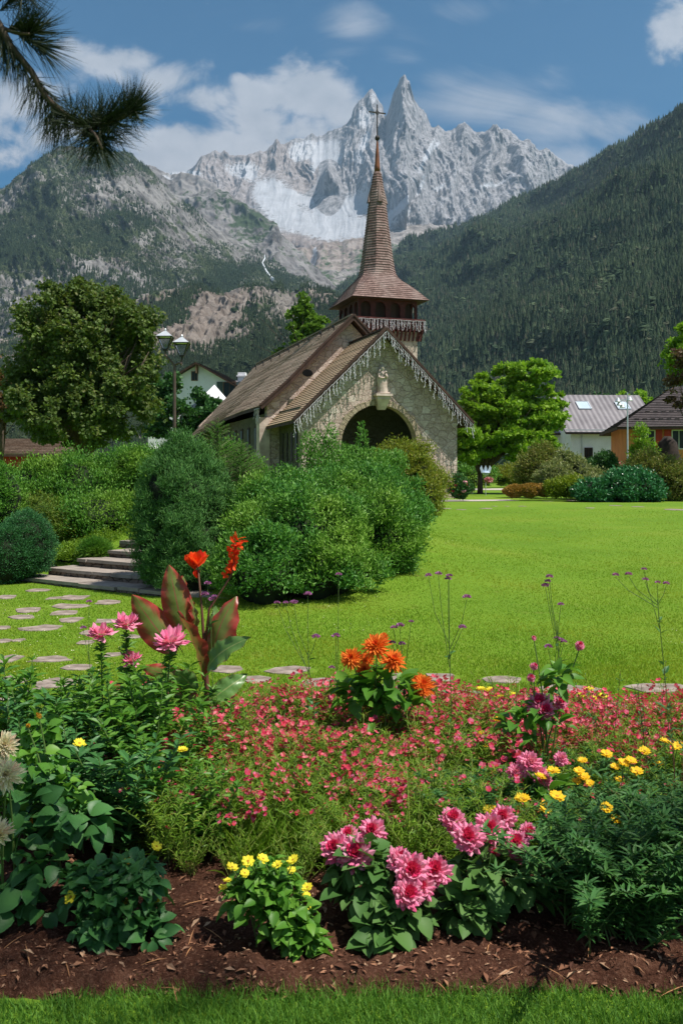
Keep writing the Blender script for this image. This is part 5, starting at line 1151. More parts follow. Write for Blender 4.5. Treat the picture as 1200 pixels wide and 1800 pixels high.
n = 1500; y = 1/(1/26+(1/7-1/26)*rng.random(n)); x = rng.uniform(-.38,.38,n)*y; q = vnoise(x*.8, y*.5, 31) > .45; x, y = x[q], y[q]; n = len(x); O = np.stack([x, y, g(x, y)+.03], -1); D = nrm(rng.normal(size=(n,3))*[1,1,.3]); X, Z = frames(D, np.tile([0,0,1.], (n,1)))
tag(Geo().inst(QUAD, O, X*.014, D*.012, Z*.01).build('clover_flowers', solid('clover_white', (.62,.60,.42), (.5,.5,.3), 30, .8)), 'tiny whitish clover heads scattered through the lawn', 'clover', kind='stuff')
def petals(G, n, L, Wd, tilt, m=0, z0=0, tpl=OVAL, ph=0, r0=0, jt=.1, jl=.1):
    a = ph+np.arange(n)*2*math.pi/n+rng.normal(0, jt, n); ti = tilt+rng.normal(0, jt, n); l = L*(1+rng.normal(0, jl, n))[:,None]
    D = np.stack([np.cos(a)*np.cos(ti), np.sin(a)*np.cos(ti), np.sin(ti)], -1); Nn = np.stack([-np.cos(a)*np.sin(ti), -np.sin(a)*np.sin(ti), np.cos(ti)], -1)
    O = np.stack([np.cos(a)*r0, np.sin(a)*r0, np.full(n, z0)], -1); X = nrm(np.cross(D, Nn)); G.inst(tpl, O, X*Wd, D*l, Nn*l, m)
PET = leaf_tpl((0,.42,.5,0), (0,.4,.78,1), -.05, -.12); PETD = DPET; SPIK = leaf_tpl((0,.2,.17,0), (0,.35,.75,1), .2, -.1)
def fmat(name, cols, tr=.3): return leafmat(name, cols, tr, .55, spec=.15)
m_pk = fmat('pink_petals', [(.75,.18,.36),(.82,.36,.52),(.66,.09,.24),(.86,.52,.64)]); m_mg = fmat('magenta_petals', [(.62,.03,.12),(.70,.06,.20)])
m_og = fmat('orange_petals', [(.80,.22,.03),(.85,.30,.05),(.78,.15,.03)]); m_og2 = fmat('deep_orange_petals', [(.70,.08,.02),(.78,.14,.03)])
m_wh = fmat('cream_petals', [(.72,.66,.42),(.78,.74,.56),(.66,.48,.36)]); m_yl = fmat('yellow_petals', [(.82,.52,.02),(.85,.60,.04)]); m_lem = fmat('lemon_petals', [(.80,.72,.06),(.78,.65,.04)])
m_ctr = fmat('flower_centre', [(.45,.22,.02),(.55,.32,.03)]); m_cl = fmat('cleome_petals', [(.78,.18,.38),(.85,.38,.52),(.65,.08,.25)])
m_rd = fmat('crimson_petals', [(.46,.02,.07),(.56,.04,.12),(.74,.20,.32),(.40,.02,.04),(.60,.07,.08)], .35); m_rd2 = fmat('rose_petals', [(.56,.03,.08),(.64,.06,.12),(.76,.24,.28),(.42,.015,.04)], .35); m_vb = fmat('purple_florets', [(.36,.13,.34),(.48,.22,.45),(.26,.07,.22)]); m_sc = fmat('scarlet_petals', [(.80,.05,.015),(.85,.11,.02),(.68,.03,.02)], .4)
m_stem = solid('green_stem', (.10,.17,.04), (.07,.12,.03), 10, .6); m_stemy = solid('pale_stem', (.26,.32,.07), (.20,.24,.05), 10, .6); m_stemr = solid('red_stem', (.16,.05,.04), (.10,.06,.03), 10, .6)
def dahlia(R, kind='pink'):
    G = Geo(); M_ = {'pink': (0,1), 'orange': (0,1), 'white': (0,0)}[kind]
    tp = PETD if kind == 'pink' else SPIK; wd = .36*R if kind == 'pink' else .5*R
    for i, (n, f, ti) in enumerate([(15,1,-.12),(14,.96,.12),(13,.88,.35),(12,.76,.6),(10,.6,.85),(8,.42,1.1),(6,.26,1.3)]):
        petals(G, n+(4 if kind != 'pink' else 0), R*f, wd*(.75+.25*f), ti, M_[0] if i < (4 if kind == 'pink' else 5) else M_[1], .004*i, tp, i*.37, .03*R, .09, .09)
    G.lathe([(.02*R,-.35*R),(.25*R,-.25*R),(.3*R,-.1*R),(.1*R,0)], (0,0,0), 8, 2); return G
def daisy(R, n=12, w=.3):
    G = Geo(); petals(G, n, R, R*w*1.6, .08, 0, 0, PET, 0, .15*R, .08, .08); petals(G, n, R*.85, R*w*1.4, .25, 0, .002, PET, .2, .12*R, .08, .1)
    G.lathe([(.12*R,-.12*R),(.28*R,.02*R),(.24*R,.12*R),(.1*R,.17*R)], (0,0,0), 9, 1); return G
def cleome(R):
    G = Geo()
    for ti, n in ((-.2,14),(.15,16),(.5,14),(.9,10),(1.25,6)): petals(G, n, R, R*.42, ti, 0, 0, PET, ti*3, .25*R, .2, .2)
    petals(G, 26, R*1.45, R*.05, .2, 1, 0, NARROW, 0, .2*R, .35, .2); return G
def verbena(R):
    G = Geo(); d = rdir(60); d[:,2] = np.abs(d[:,2])*.7; X, Z = frames(d, rdir(60)); G.inst(PET, d*R*.35, X*R*.35, d*R*.7, Z*R*.7); return G
def put(G, name, mats, parent, pos, face=None, smooth=False):
    o = G.build(name, mats, parent, smooth); o.location = pos
    if face is not None: o.rotation_euler = Vector(face).to_track_quat('Z', 'Y').to_euler()
    return o
class Plant:
    """a plant thing: base from a photo pixel column and distance; parts placed in its own frame"""
    def __init__(s, name, u, Y, label, cat='plant', group=None):
        s.x = (u-600)/F*Y; s.Y = Y; s.z = sz(s.x, Y) if 3 < Y < 6.6 else gz(s.x, Y); s.root = empty(name, (s.x, Y, s.z)); tag(s.root, label, cat, group)
    def at(s, u, v, dy=0): Y = s.Y+dy; return Vector(((u-600)/F*Y-s.x, dy, CH-(v-HV)/F*Y-s.z))
    def stem(s, G, p, b=(0,0,-.02), r=.003, bow=.12, m=0):
        b = Vector(b); p = Vector(p); mid = b.lerp(p, .5); mid += Vector(((b.x-p.x)*bow, (b.y-p.y)*bow, (p.z-b.z)*bow*.6)); G.tube([b, b.lerp(mid, .55), mid, mid.lerp(p, .55)+Vector((0,0,.01)), p], [r*1.5, r*1.3, r*1.1, r, r*.8], 5, m)
def leafball(pl, name, mat, blobs, n, L, Wd, tpl=DLEAF, up=.1, out=.8, shell=.5, seed=1, jit=.4, flat=1, normup=True, droop=0):
    r = np.random.default_rng(seed); B = np.array(blobs, float); k = r.integers(0, len(B), n); d = nrm(r.normal(size=(n,3))); d[:,2] = np.where(d[:,2] < -.3, -d[:,2], d[:,2])
    p = B[k,:3]+d*B[k,3:6]*((shell+(1-shell)*r.random(n))[:,None]); q = p[:,2] > .01; p, d = p[q], d[q]; n = len(p)
    D = nrm(d*[1,1,.4]*out+np.array([0,0,up-droop])+r.normal(size=(n,3))*jit); Nh = nrm(np.array([0,0,1.2])+d*.6+r.normal(size=(n,3))*.4); X, Z = frames(D, Nh); s = r.uniform(.6,1.25,(n,1))
    return Geo().inst(tpl, p, X*Wd*s, D*L*s, Z*L*s).build(name, mat, pl.root, True)
def stemleaves(G, pts, n, L, Wd, tpl=LANCE, mleaf=1, seed=0, el=.4, taper=.4):
    r = np.random.default_rng(seed); pts = np.array([tuple(p) for p in pts]); t_ = np.sort(r.random(n)*.95+.03); i = np.minimum((t_*(len(pts)-1)).astype(int), len(pts)-2); f = (t_*(len(pts)-1)-i)[:,None]
    O = pts[i]*(1-f)+pts[i+1]*f; a = np.arange(n)*2.4+r.normal(0,.3,n); D = nrm(np.stack([np.cos(a), np.sin(a), np.full(n, el)+r.normal(0,.3,n)], -1)); X, Z = frames(D, np.tile([0,0,1.], (n,1))+r.normal(size=(n,3))*.3); s = (r.uniform(.7,1.2,(n,1)))*(1-taper*t_[:,None]); G.inst(tpl, O, X*Wd*s, D*L*s, Z*L*s, mleaf)
m_lf = leafmat('garden_leaves', [(.06,.18,.02),(.10,.25,.03),(.14,.30,.035)], .35, .45, spec=.3); m_lfd = leafmat('dark_garden_leaves', [(.035,.12,.03),(.05,.16,.04),(.07,.19,.045)], .2, .45, spec=.3)
m_dah = leafmat('dahlia_leaves', [(.05,.13,.03),(.08,.18,.04),(.11,.21,.06)], .25, .55, spec=.2); m_fine = leafmat('fine_leaves', [(.15,.30,.03),(.22,.38,.035),(.11,.24,.025),(.32,.40,.06)], .45, .5)
m_lacy = leafmat('lacy_leaves', [(.03,.10,.025),(.05,.15,.035),(.08,.19,.04)], .25, .5)

# pink dahlias in front
def dahlia_plant(u, Y, label, heads, blobs, n, L=.075, kind='pink', mats=None, leaf=None, droop=.25, seed=1, lw=.78, name='dahlia_plant'):
    p = Plant(name, u, Y, label, 'dahlia'); G = Geo()
    for hu, hv, R, dy in heads: p.stem(G, p.at(hu, hv, dy)-Vector((0,0,.01)), (random.uniform(-.04,.04), random.uniform(-.03,.03), -.02), .0035)
    G.build('stem', m_stem, p.root)
    for hu, hv, R, dy in heads:
        put(dahlia(R*.9*(Y+dy)/F, kind), 'bloom', mats, p.root, p.at(hu, hv, dy), (random.uniform(-.5,.5), -.75+random.uniform(-.3,.2), .65+random.uniform(-.1,.4)))
    B = [((bu-600)/F*Y-p.x, bd, CH-(bv-HV)/F*Y-p.z, ru*Y/F, ru*Y/F*.8, rv*Y/F) for bu, bv, bd, ru, rv in blobs]
    leafball(p, 'foliage', leaf or m_dah, B, n, L, L*lw, droop=droop, seed=seed, jit=.35); return p
PM = [m_pk, m_mg, m_stem]
dahlia_plant(675, 3.25, 'pink dahlia plant with light pink blooms left of the middle at the bed front', [(590,1492,32,.06),(626,1503,37,0),(655,1462,28,.15),(612,1470,22,.2)], [(650,1560,0,58,60),(690,1620,-.05,60,56),(640,1530,.05,40,36)], 330, seed=2, mats=PM)
dahlia_plant(712, 3.15, 'deep pink dahlia plant with low drooping blooms at the centre of the bed front', [(722,1530,36,0),(715,1572,32,-.05),(765,1532,33,.05),(700,1512,26,.08),(740,1560,28,0)], [(700,1610,.02,56,50),(670,1640,-.04,40,36)], 200, seed=3, mats=[m_pk, m_mg, m_stem])
dahlia_plant(850, 3.3, 'pink dahlia plant with a broad bunch of rose blooms right of the centre', [(795,1442,27,.1),(822,1474,33,0),(860,1456,31,.05),(884,1438,26,.15),(905,1484,28,0),(870,1500,15,.02),(912,1508,15,.02),(925,1462,18,.1)], [(850,1545,0,70,55),(890,1570,0,62,60),(815,1590,-.08,40,46),(840,1620,-.05,44,36)], 350, seed=4, mats=PM)
# leafy plants with small lemon flowers
def lemon_plant(u, Y, label, heads, blobs, n, seed, mat, L=.06):
    p = Plant('lemon_daisy_plant', u, Y, label, 'flower plant'); G = Geo()
    for hu, hv in heads: p.stem(G, p.at(hu, hv)-Vector((0,0,.004)), (random.uniform(-.06,.06), 0, .02), .0022)
    G.build('stem', m_stem, p.root)
    for hu, hv in heads: put(daisy(.019*random.uniform(.75,1.15), 8, .38), 'bloom', [m_lem, m_ctr], p.root, p.at(hu, hv, random.uniform(-.05,.08)), (random.uniform(-.5,.5), random.uniform(-.8,.1), .9))
    B = [((bu-600)/F*Y-p.x, bd, CH-(bv-HV)/F*Y-p.z, ru*Y/F, ru*Y/F*.8, rv*Y/F) for bu, bv, bd, ru, rv in blobs]; leafball(p, 'foliage', mat, B, n, L*1.1, L*.72, seed=seed, droop=.15, jit=.6); return p
lemon_plant(480, 3.1, 'bushy bright green plant dotted with lemon flowers left of the pink dahlias', [(408,1525),(436,1514),(462,1510),(487,1520),(515,1512),(540,1560),(400,1548),(450,1540),(475,1535),(512,1530),(538,1575),(392,1560),(505,1585),(545,1598),(430,1535)], [(470,1600,0,62,66),(510,1625,-.03,50,50),(440,1590,.03,48,46),(535,1650,-.06,32,36),(470,1560,.04,46,36)], 900, 5, m_lf, .042)
lemon_plant(220, 3.15, 'shaded round-leaved plant with few yellow flowers at the lower left', [(125,1577),(168,1577),(230,1585),(215,1592),(160,1618),(275,1585),(190,1540),(226,1518),(275,1488),(160,1590)], [(220,1600,0,70,70),(260,1640,-.04,46,50),(180,1640,-.03,50,50),(230,1560,.04,52,40),(160,1580,.05,50,50)], 760, 6, m_lfd, .05)
# white dahlias at the left edge
dahlia_plant(15, 3.35, 'cream white cactus dahlia with large grey-green leaves at the left edge', [(8,1312,30,-.1),(-12,1338,24,-.12),(12,1364,34,-.2),(-2,1470,38,-.3)], [(20,1430,.1,70,50),(40,1510,.05,80,70),(90,1560,-.05,60,70),(0,1600,-.05,80,60),(110,1470,.1,60,50)], 260, .08, 'white', [m_wh, m_wh, m_stem], m_lfd, seed=7)
dahlia_plant(100, 3.6, 'budding dahlia with brown seed heads behind the white dahlias', [(50,1276,5,0),(60,1440,9,0),(70,1260,6,0)], [(60,1350,0,60,44),(100,1410,0,60,50),(55,1300,.1,30,20)], 130, .06, 'orange', [m_ctr, m_ctr, m_stem], m_lf, seed=8)
# orange dahlias
dahlia_plant(662, 4.7, 'orange dahlias on tall stems with green leaves before the stepping stones', [(618,1158,23,0),(640,1180,18,.05),(662,1138,29,0),(690,1164,27,-.05),(742,1206,26,0),(645,1160,16,.1),(735,1195,14,.1),(675,1120,9,.1),(740,1215,18,-.03)], [(670,1215,0,50,36),(650,1250,0,44,40),(700,1240,0,46,36),(625,1230,0,30,30)], 170, .10, 'orange', [m_og, m_og2, m_stem], m_lf, .0, seed=9, lw=.6)
# loose pink dahlias on the right
dahlia_plant(955, 4.4, 'tall pink dahlia with nodding ragged blooms and buds right of the centre', [(950,1238,26,0),(982,1236,17,0),(1018,1136,10,0),(937,1172,8,0),(932,1192,9,0),(938,1122,5,0),(957,1250,22,-.04)], [(960,1270,0,50,40),(985,1200,0,24,34),(915,1290,0,34,40)], 90, .09, 'pink', PM, m_lf, .0, seed=10, lw=.55)
dahlia_plant(930, 3.95, 'fading mauve-pink dahlia with loose blooms below the nodding ones', [(930,1342,25,0),(905,1358,18,0),(945,1360,20,.04),(985,1335,15,.1),(955,1372,16,0),(972,1392,14,.02)], [(940,1400,0,50,40)], 60, .08, 'pink', [m_cl, m_pk, m_stem], m_lf, .0, seed=12, lw=.55)

# cleome group, left
def cleome_plant(u, Y, label, heads, seed):
    p = Plant('spider_flower', u, Y, label, 'flower plant'); G = Geo(); r = random.Random(seed)
    for hu, hv, R in heads:
        a = Vector((r.uniform(-.05,.05), r.uniform(-.05,.05), 0)); e = p.at(hu, hv); mid = a.lerp(e, .5)+Vector((r.uniform(-.03,.03), 0, .03)); G.tube([a, mid, e], [.006,.0045,.003], 6)
        stemleaves(G, [a.lerp(e, .15), mid, e-Vector((0,0,.04))], 70, .10, .055, LANCE, 1, seed, .3)
        stemleaves(G, [mid.lerp(e, .6), e-Vector((0,0,.02))], 44, .05, .03, LANCE, 1, seed+1, .5)
    G.build('foliage', [m_stem, m_lf], p.root)
    for hu, hv, R in heads: put(cleome(R*Y/F), 'bloom', [m_cl, m_stemr], p.root, p.at(hu, hv), (0,-.3,1))
cleome_plant(182, 4.5, 'pink spider flower on the far left, highest leafy stems', [(178,1114,18)], 1)
cleome_plant(222, 4.7, 'pink spider flower second from the left with two heads', [(222,1097,19),(232,1160,14)], 2)
cleome_plant(298, 4.3, 'large pink spider flower just left of the canna', [(300,1128,23)], 3)

# tall leafy stems
def leafy(u, Y, H, seed, mat, L, tpl=LANCE, ns=9, spread=.16, group=None, label='', name='leafy_plant', per=60, w=.5):
    p = Plant(name, u, Y, label, 'plant', group); G = Geo(); r = random.Random(seed)
    for i in range(ns):
        a = Vector((r.uniform(-.07,.07), r.uniform(-.07,.07), 0)); h = H*r.uniform(.7,1.05); e = a+Vector((r.uniform(-spread,spread), r.uniform(-spread,spread), h)); mid = a.lerp(e, .5)+Vector((r.uniform(-.03,.03), r.uniform(-.03,.03), 0)); G.tube([a, mid, e], [.004,.003,.0015], 5)
        stemleaves(G, [a.lerp(e, .1), mid, e], per, L, L*w, tpl, 1, seed*10+i, .6, .3)
    G.build('foliage', [m_stem, mat], p.root); return p
LG = 'leafy green stems at the left of the flower bed'; LL = 'leafy unflowered green stems in the left part of the flower bed'
def spots(n, us, Ys, mind, seed):
    r = random.Random(seed); S_ = []; tr = 0
    while len(S_) < n and tr < 4000:
        tr += 1; Y = r.uniform(*Ys); u = r.uniform(*us)
        if all(math.hypot((u-a)*Y/F, Y-b) > mind for a, b in S_): S_.append((u, Y))
    return S_
L0 = [leafy(150, 4.4, .52, 1, m_lf, .085, label=LL, group=LG), leafy(250, 4.2, .48, 2, m_lf, .075, label=LL, group=LG), leafy(90, 3.9, .45, 3, m_lfd, .09, label=LL, group=LG), leafy(330, 4.5, .45, 4, m_lf, .07, label=LL, group=LG)]
def dup(src, u, Y, sc, rz):
    x = (u-600)/F*Y; return copy_tree(src.root, (x, Y, sz(x, Y)), rz, sc)
for i, (u, Y) in enumerate(spots(26, (40, 400), (3.75, 5.0), .2, 5)): dup(L0[i % 4], u, Y, random.uniform(.8,1.15)*(1.12 if u < 330 else .8), random.uniform(0, 6.28))

# red flowering clumps
def red_clump(seed, H, label, group, dens=(-2,6), mat=None, fs=1.0):
    p = Plant('red_flower_clump', 500, 5, label, 'flower clump', group); r = np.random.default_rng(seed); G = Geo(); n = 46
    tips = []
    for i in range(n):
        a = r.normal(0,.03,2); e = r.normal(0,.13,2); h = H*r.uniform(.65,1.05); A_ = Vector((a[0],a[1],0)); E = Vector((e[0],e[1],h)); mid = A_.lerp(E, .5)+Vector((0,0,.03)); G.tube([A_, mid, E], [.0018,.0015,.001], 3, 0, False)
        stemleaves(G, [A_.lerp(E,.08), mid, E], 40, .05, .022, NARROW, 1, seed*100+i, .8, .3); tips.append(E)
    G.build('foliage', [m_stem, m_fine], p.root)
    Fg = Geo()
    for E in tips:
        for _ in range(max(0, r.integers(*dens))):
            c = E+Vector((r.normal(0,.018), r.normal(0,.018), r.uniform(-.05,.02))); ax = nrm(np.array([[r.normal(0,.5), r.normal(0,.5)-.4, .8]]))[0]; q = Vector(ax).to_track_quat('Z','Y').to_matrix()
            a_ = np.arange(5)*1.2566+r.random()*6; D = np.stack([np.cos(a_), np.sin(a_), np.full(5,.25)], -1) @ np.array(q).T; X, Z = frames(D, np.tile(ax, (5,1))); s_ = .0145*fs*r.uniform(.7,1.25)
            Fg.inst(PET, np.tile(tuple(c), (5,1)), X*s_*.85, D*s_, Z*s_)
    Fg.build('blossom', mat or m_rd, p.root); return p
RGp = 'crimson-pink flowering clumps massed across the flower bed'; RLb = 'fine-leaved clump covered in small crimson-pink flowers in the middle mass of the bed'
R0 = [red_clump(i+1, h, RLb, RGp, dn, mt, fs) for i, (h, dn, mt, fs) in enumerate(((.34,(-2,6),None,1),(.38,(0,9),m_rd2,1.15),(.31,(-6,4),None,.9),(.35,(-1,7),m_rd2,1),(.36,(-8,3),None,1)))]
first = True; k = 0
for u, Y in spots(135, (240, 1240), (3.68, 5.55), .13, 6):
    if 300 < u < 400 and Y > 5.2: continue
    nq = float(fbm((u-600)/F*Y*1.6, Y*1.6, 2, 41)); fr_ = (Y-3.95)/1.8+nq*1.3; src = R0[k if k < 5 else random.choice([1,3,0] if fr_ > .28 else [0,3,2] if fr_ > .0 else [2,4,0])]; sc = random.uniform(.85,1.15)*(.85 if Y < 4.3 or Y > 5.3 else 1)*(.85 if u > 850 else 1)
    x = (u-600)/F*Y
    if k < 5: src.root.location = (x, Y, sz(x, Y)); src.root.scale = (sc,)*3
    else: dup(src, u, Y, sc, random.uniform(0, 6.28))
    k += 1
GL = 'fine feathery light green clump without flowers among the blooms of the bed'
g0 = None
def airy(p):
    r = np.random.default_rng(55); G = Geo()
    for i in range(26):
        e = r.normal(0,.12,2); h = .38*r.uniform(.55,1.05); A_ = Vector((r.normal(0,.02),r.normal(0,.02),0)); E = Vector((e[0],e[1],h)); mid = A_.lerp(E,.5)+Vector((0,0,.03)); G.tube([A_, mid, E], [.0022,.0018,.001], 3, 0, False)
        stemleaves(G, [A_.lerp(E,.12), mid, E], 22, .055, .02, NARROW, 1, 900+i, 1.0, .3)
    G.build('foliage', [m_stemy, m_fine], p.root)
for u, Y in spots(26, (310, 900), (3.5, 4.15), .16, 21):
    x = (u-600)/F*Y
    if g0 is None:
        g0 = Plant('green_clump', u, Y, GL, 'plant clump', 'feathery green clumps in and before the red flowers'); airy(g0)
    else: dup(g0, u, Y, random.uniform(.55,.9), random.uniform(0, 6.28))
for u, Y in spots(12, (250, 1200), (4.2, 5.4), .25, 44): dup(g0, u, Y, random.uniform(.95,1.15), random.uniform(0, 6.28))
# fine grassy tufts without flowers in front of them
def grassy(seed):
    p = Plant('grassy_tuft', 500, 4, 'unflowered grassy green tuft in front of the red flowers', 'plant', 'grassy tufts at the front of the red flowers'); r = np.random.default_rng(seed); n = 300
    O = np.concatenate([r.normal(0,.045,(n,2)), np.zeros((n,1))], 1); D = nrm(np.concatenate([O[:,:2]*5+r.normal(0,.28,(n,2)), np.ones((n,1))], 1)); X, Z = frames(D, r.normal(size=(n,3))); L = r.uniform(.08,.24,(n,1))
    Geo().inst(NARROW, O, X*.011, D*L, Z*L).build('foliage', m_fine, p.root); return p
T0 = [grassy(i+1) for i in range(4)]; 
for k, (u, Y) in enumerate(spots(12, (330, 820), (3.7, 4.2), .2, 8)):
    x = (u-600)/F*Y
    if k < 4: T0[k].root.location = (x, Y, sz(x, Y))
    else: dup(T0[k % 4], u, Y, random.uniform(.75,1.15), random.uniform(0, 6.28))
# lacy dark plants on the right
def lacy(seed, H, label, group=None, u=1000, Y=3.6, ns=26, spread=.15):
    p = Plant('lacy_plant', u, Y, label, 'plant', group); r = random.Random(seed); G = Geo()
    for i in range(ns):
        a = Vector((r.gauss(0,.05), r.gauss(0,.05), 0)); e = Vector((r.gauss(0,spread), r.gauss(0,spread), H*r.uniform(.6,1.05))); mid = a.lerp(e, .5)+Vector((0,0,.06)); G.tube([a, mid, e], [.003,.0025,.0015], 4, 0, False)
        stemleaves(G, [a.lerp(e,.12), mid, e], 90, .06, .042, NARROW, 1, seed*50+i, .6, .2)
    G.build('foliage', [m_stem, m_lacy], p.root); return p
LAl = 'dark green finely cut foliage clump in the right part of the bed'; LAg = 'finely cut dark green clumps on the right'
A0 = [lacy(1, .36, LAl, LAg), lacy(2, .40, LAl, LAg), lacy(3, .34, LAl, LAg)]
for k, (u, Y) in enumerate(spots(24, (995, 1250), (3.15, 3.8), .15, 9)+spots(7, (800, 960), (3.8, 4.1), .16, 10)+spots(6, (1000, 1230), (3.9, 4.5), .2, 12)):
    x = (u-600)/F*Y
    if k < 3: A0[k].root.location = (x, Y, sz(x, Y))
    else: dup(A0[k % 3], u, Y, random.uniform(.8,1.1)*(1 if Y < 3.5 else .7), random.uniform(0, 6.28))
# yellow daisies with given heads
def daisies(u, Y, heads, label, mat=None, R=.024):
    p = Plant('yellow_daisy_plant', u, Y, label, 'daisy plant'); G = Geo()
    for hu, hv in heads:
        e = p.at(hu, hv); b = Vector((e.x*.35, random.uniform(-.04,.04), 0)); p.stem(G, e, b, .0018); stemleaves(G, [b, b.lerp(e,.5), b.lerp(e,.85)], 30, .05, .035, NARROW, 1, int(hu), .6)
    G.build('foliage', [m_stem, m_lacy], p.root)
    for hu, hv in heads: put(daisy(R*random.uniform(.85,1.15), 14, .26), 'bloom', [mat or m_yl, m_ctr], p.root, p.at(hu, hv), (random.uniform(-.3,.3), random.uniform(-.5,0), 1))
daisies(1080, 4.0, [(1080,1348),(1118,1356),(1065,1325),(1023,1337),(1095,1341),(1108,1337)], 'yellow daisy plant with the row of flat golden heads right of the mauve dahlia')
daisies(1010, 3.9, [(972,1355),(1017,1355),(1012,1374),(1035,1377),(1025,1366),(950,1365)], 'yellow daisy plant with golden heads just right of the mauve dahlia')
daisies(1165, 4.1, [(1132,1320),(1156,1344),(1175,1384),(1190,1312),(1168,1304),(1087,1370)], 'yellow daisy plant with golden heads at the right edge')
daisies(935, 3.7, [(918,1404),(978,1400),(960,1419),(860,1424),(913,1443)], 'yellow daisy plant with four large lemon heads above the rose dahlias', m_yl, .03)
daisies(1125, 3.5, [(1127,1467),(1120,1495),(1082,1441),(1065,1420)], 'yellow daisy plant with few heads low in the dark foliage')
daisies(860, 4.6, [(857,1310),(875,1266),(772,1421),(767,1413),(878,1357),(840,1290)], 'yellow daisy plant scattered between the red flowers right of centre')
daisies(760, 4.7, [(757,1333),(750,1320),(771,1336),(745,1310),(672,1336),(730,1316)], 'yellow daisy plant with a cluster of heads below the orange dahlias')
daisies(890, 5.4, [(845,1211),(858,1212),(876,1225),(898,1220),(950,1232),(1020,1222),(1048,1230),(1040,1228),(1060,1224),(875,1262),(915,1262),(948,1275),(870,1240),(1035,1212)], 'pale yellow daisy plant at the back of the bed beside the stepping stones', m_lem, .026)
daisies(368, 5.0, [(367,1258),(352,1287)], 'single yellow daisy beside the base of the canna', m_yl, .03)
daisies(140, 3.9, [(140,1307),(98,1428),(320,1318)], 'sparse yellow daisy among the leafy stems on the left', m_lem, .026)
# verbena
def verb(u, Y, heads, label):
    p = Plant('verbena', u, Y, label, 'verbena'); G = Geo(); fk = Vector((0,0,0))
    mu = sum(h[0] for h in heads)/len(heads); mv = max(h[1] for h in heads); f = p.at(mu*.5+u*.5, mv+28)
    G.tube([(0,0,-.02), f*.5+Vector((.01,0,0)), f], [.0028,.0024,.002], 5)
    for hu, hv in heads: e = p.at(hu, hv+3); m_ = f.lerp(e, .5)+Vector(((e.x-f.x)*.2,0,-.01)); G.tube([f*random.uniform(.8,1), m_, e], [.0018,.0016,.0013], 4)
    stemleaves(G, [(0,0,.05), f], 9, .07, .05, LANCE, 1, int(u), .8); G.build('stem', [m_stem, m_lfd], p.root)
    for hu, hv in heads: put(verbena(.021*random.uniform(.7,1.2)), 'bloom', m_vb, p.root, p.at(hu, hv), (0,0,1))
verb(560, 4.7, [(541,1045),(487,1060),(502,1060),(517,1060),(555,1120)], 'purple verbena left of the orange dahlias with heads against the bush')
verb(790, 4.7, [(770,1009),(753,1012),(789,1013),(787,1018),(820,1050),(812,1103)], 'tall purple verbena right of the orange dahlias')
verb(712, 4.8, [(703,1100),(692,1104),(722,1093),(689,1130),(706,1132)], 'short purple verbena just above the orange dahlias')
verb(988, 4.7, [(965,1014),(962,1022),(958,1030),(985,1063)], 'purple verbena standing high in the right part of the lawn view')
verb(965, 4.9, [(963,1137),(985,1125),(978,1123),(990,1128)], 'low purple verbena beside the pink dahlia bud')
verb(1180, 4.6, [(1081,1011),(1104,1010),(1131,1001),(1133,1019),(1155,1024),(1170,1026)], 'spreading purple verbena at the right edge')
verb(372, 4.9, [(365,1026),(372,1054),(377,1049),(360,1045)], 'purple verbena behind the canna flower stem')
verb(160, 5.6, [(157,1058),(147,1104)], 'thin dark verbena stem before the garden steps')
verb(595, 4.9, [(595,1010),(590,1118),(583,1174)], 'single purple verbena head against the evergreen bush')
# thin seed stalks
def stalks(u, Y, H, n, label, seed):
    p = Plant('seed_stalks', u, Y, label, 'plant'); r = random.Random(seed); G = Geo()
    for i in range(n):
        e = Vector((r.uniform(-.12,.12), r.uniform(-.1,.1), H*r.uniform(.7,1))); G.tube([(0,0,0), e*.5+Vector((.01,0,0)), e], [.0016,.0013,.0009], 4)
        stemleaves(G, [e*.6, e], 12, .035, .03, NARROW, 1, seed+i, 1.2)
    G.build('stem', [m_stemr, m_lfd], p.root)
stalks(1060, 4.4, .72, 5, 'thin dark seed stalks rising over the lawn right of the pink bud', 3); stalks(1140, 4.3, .75, 5, 'thin dark seed stalks near the right edge of the bed', 4)
stalks(900, 4.6, .6, 4, 'thin brownish stalks left of the nodding pink dahlia', 5); stalks(1185, 4.0, .7, 6, 'thin dark stalks crossing the right edge of the picture', 6)

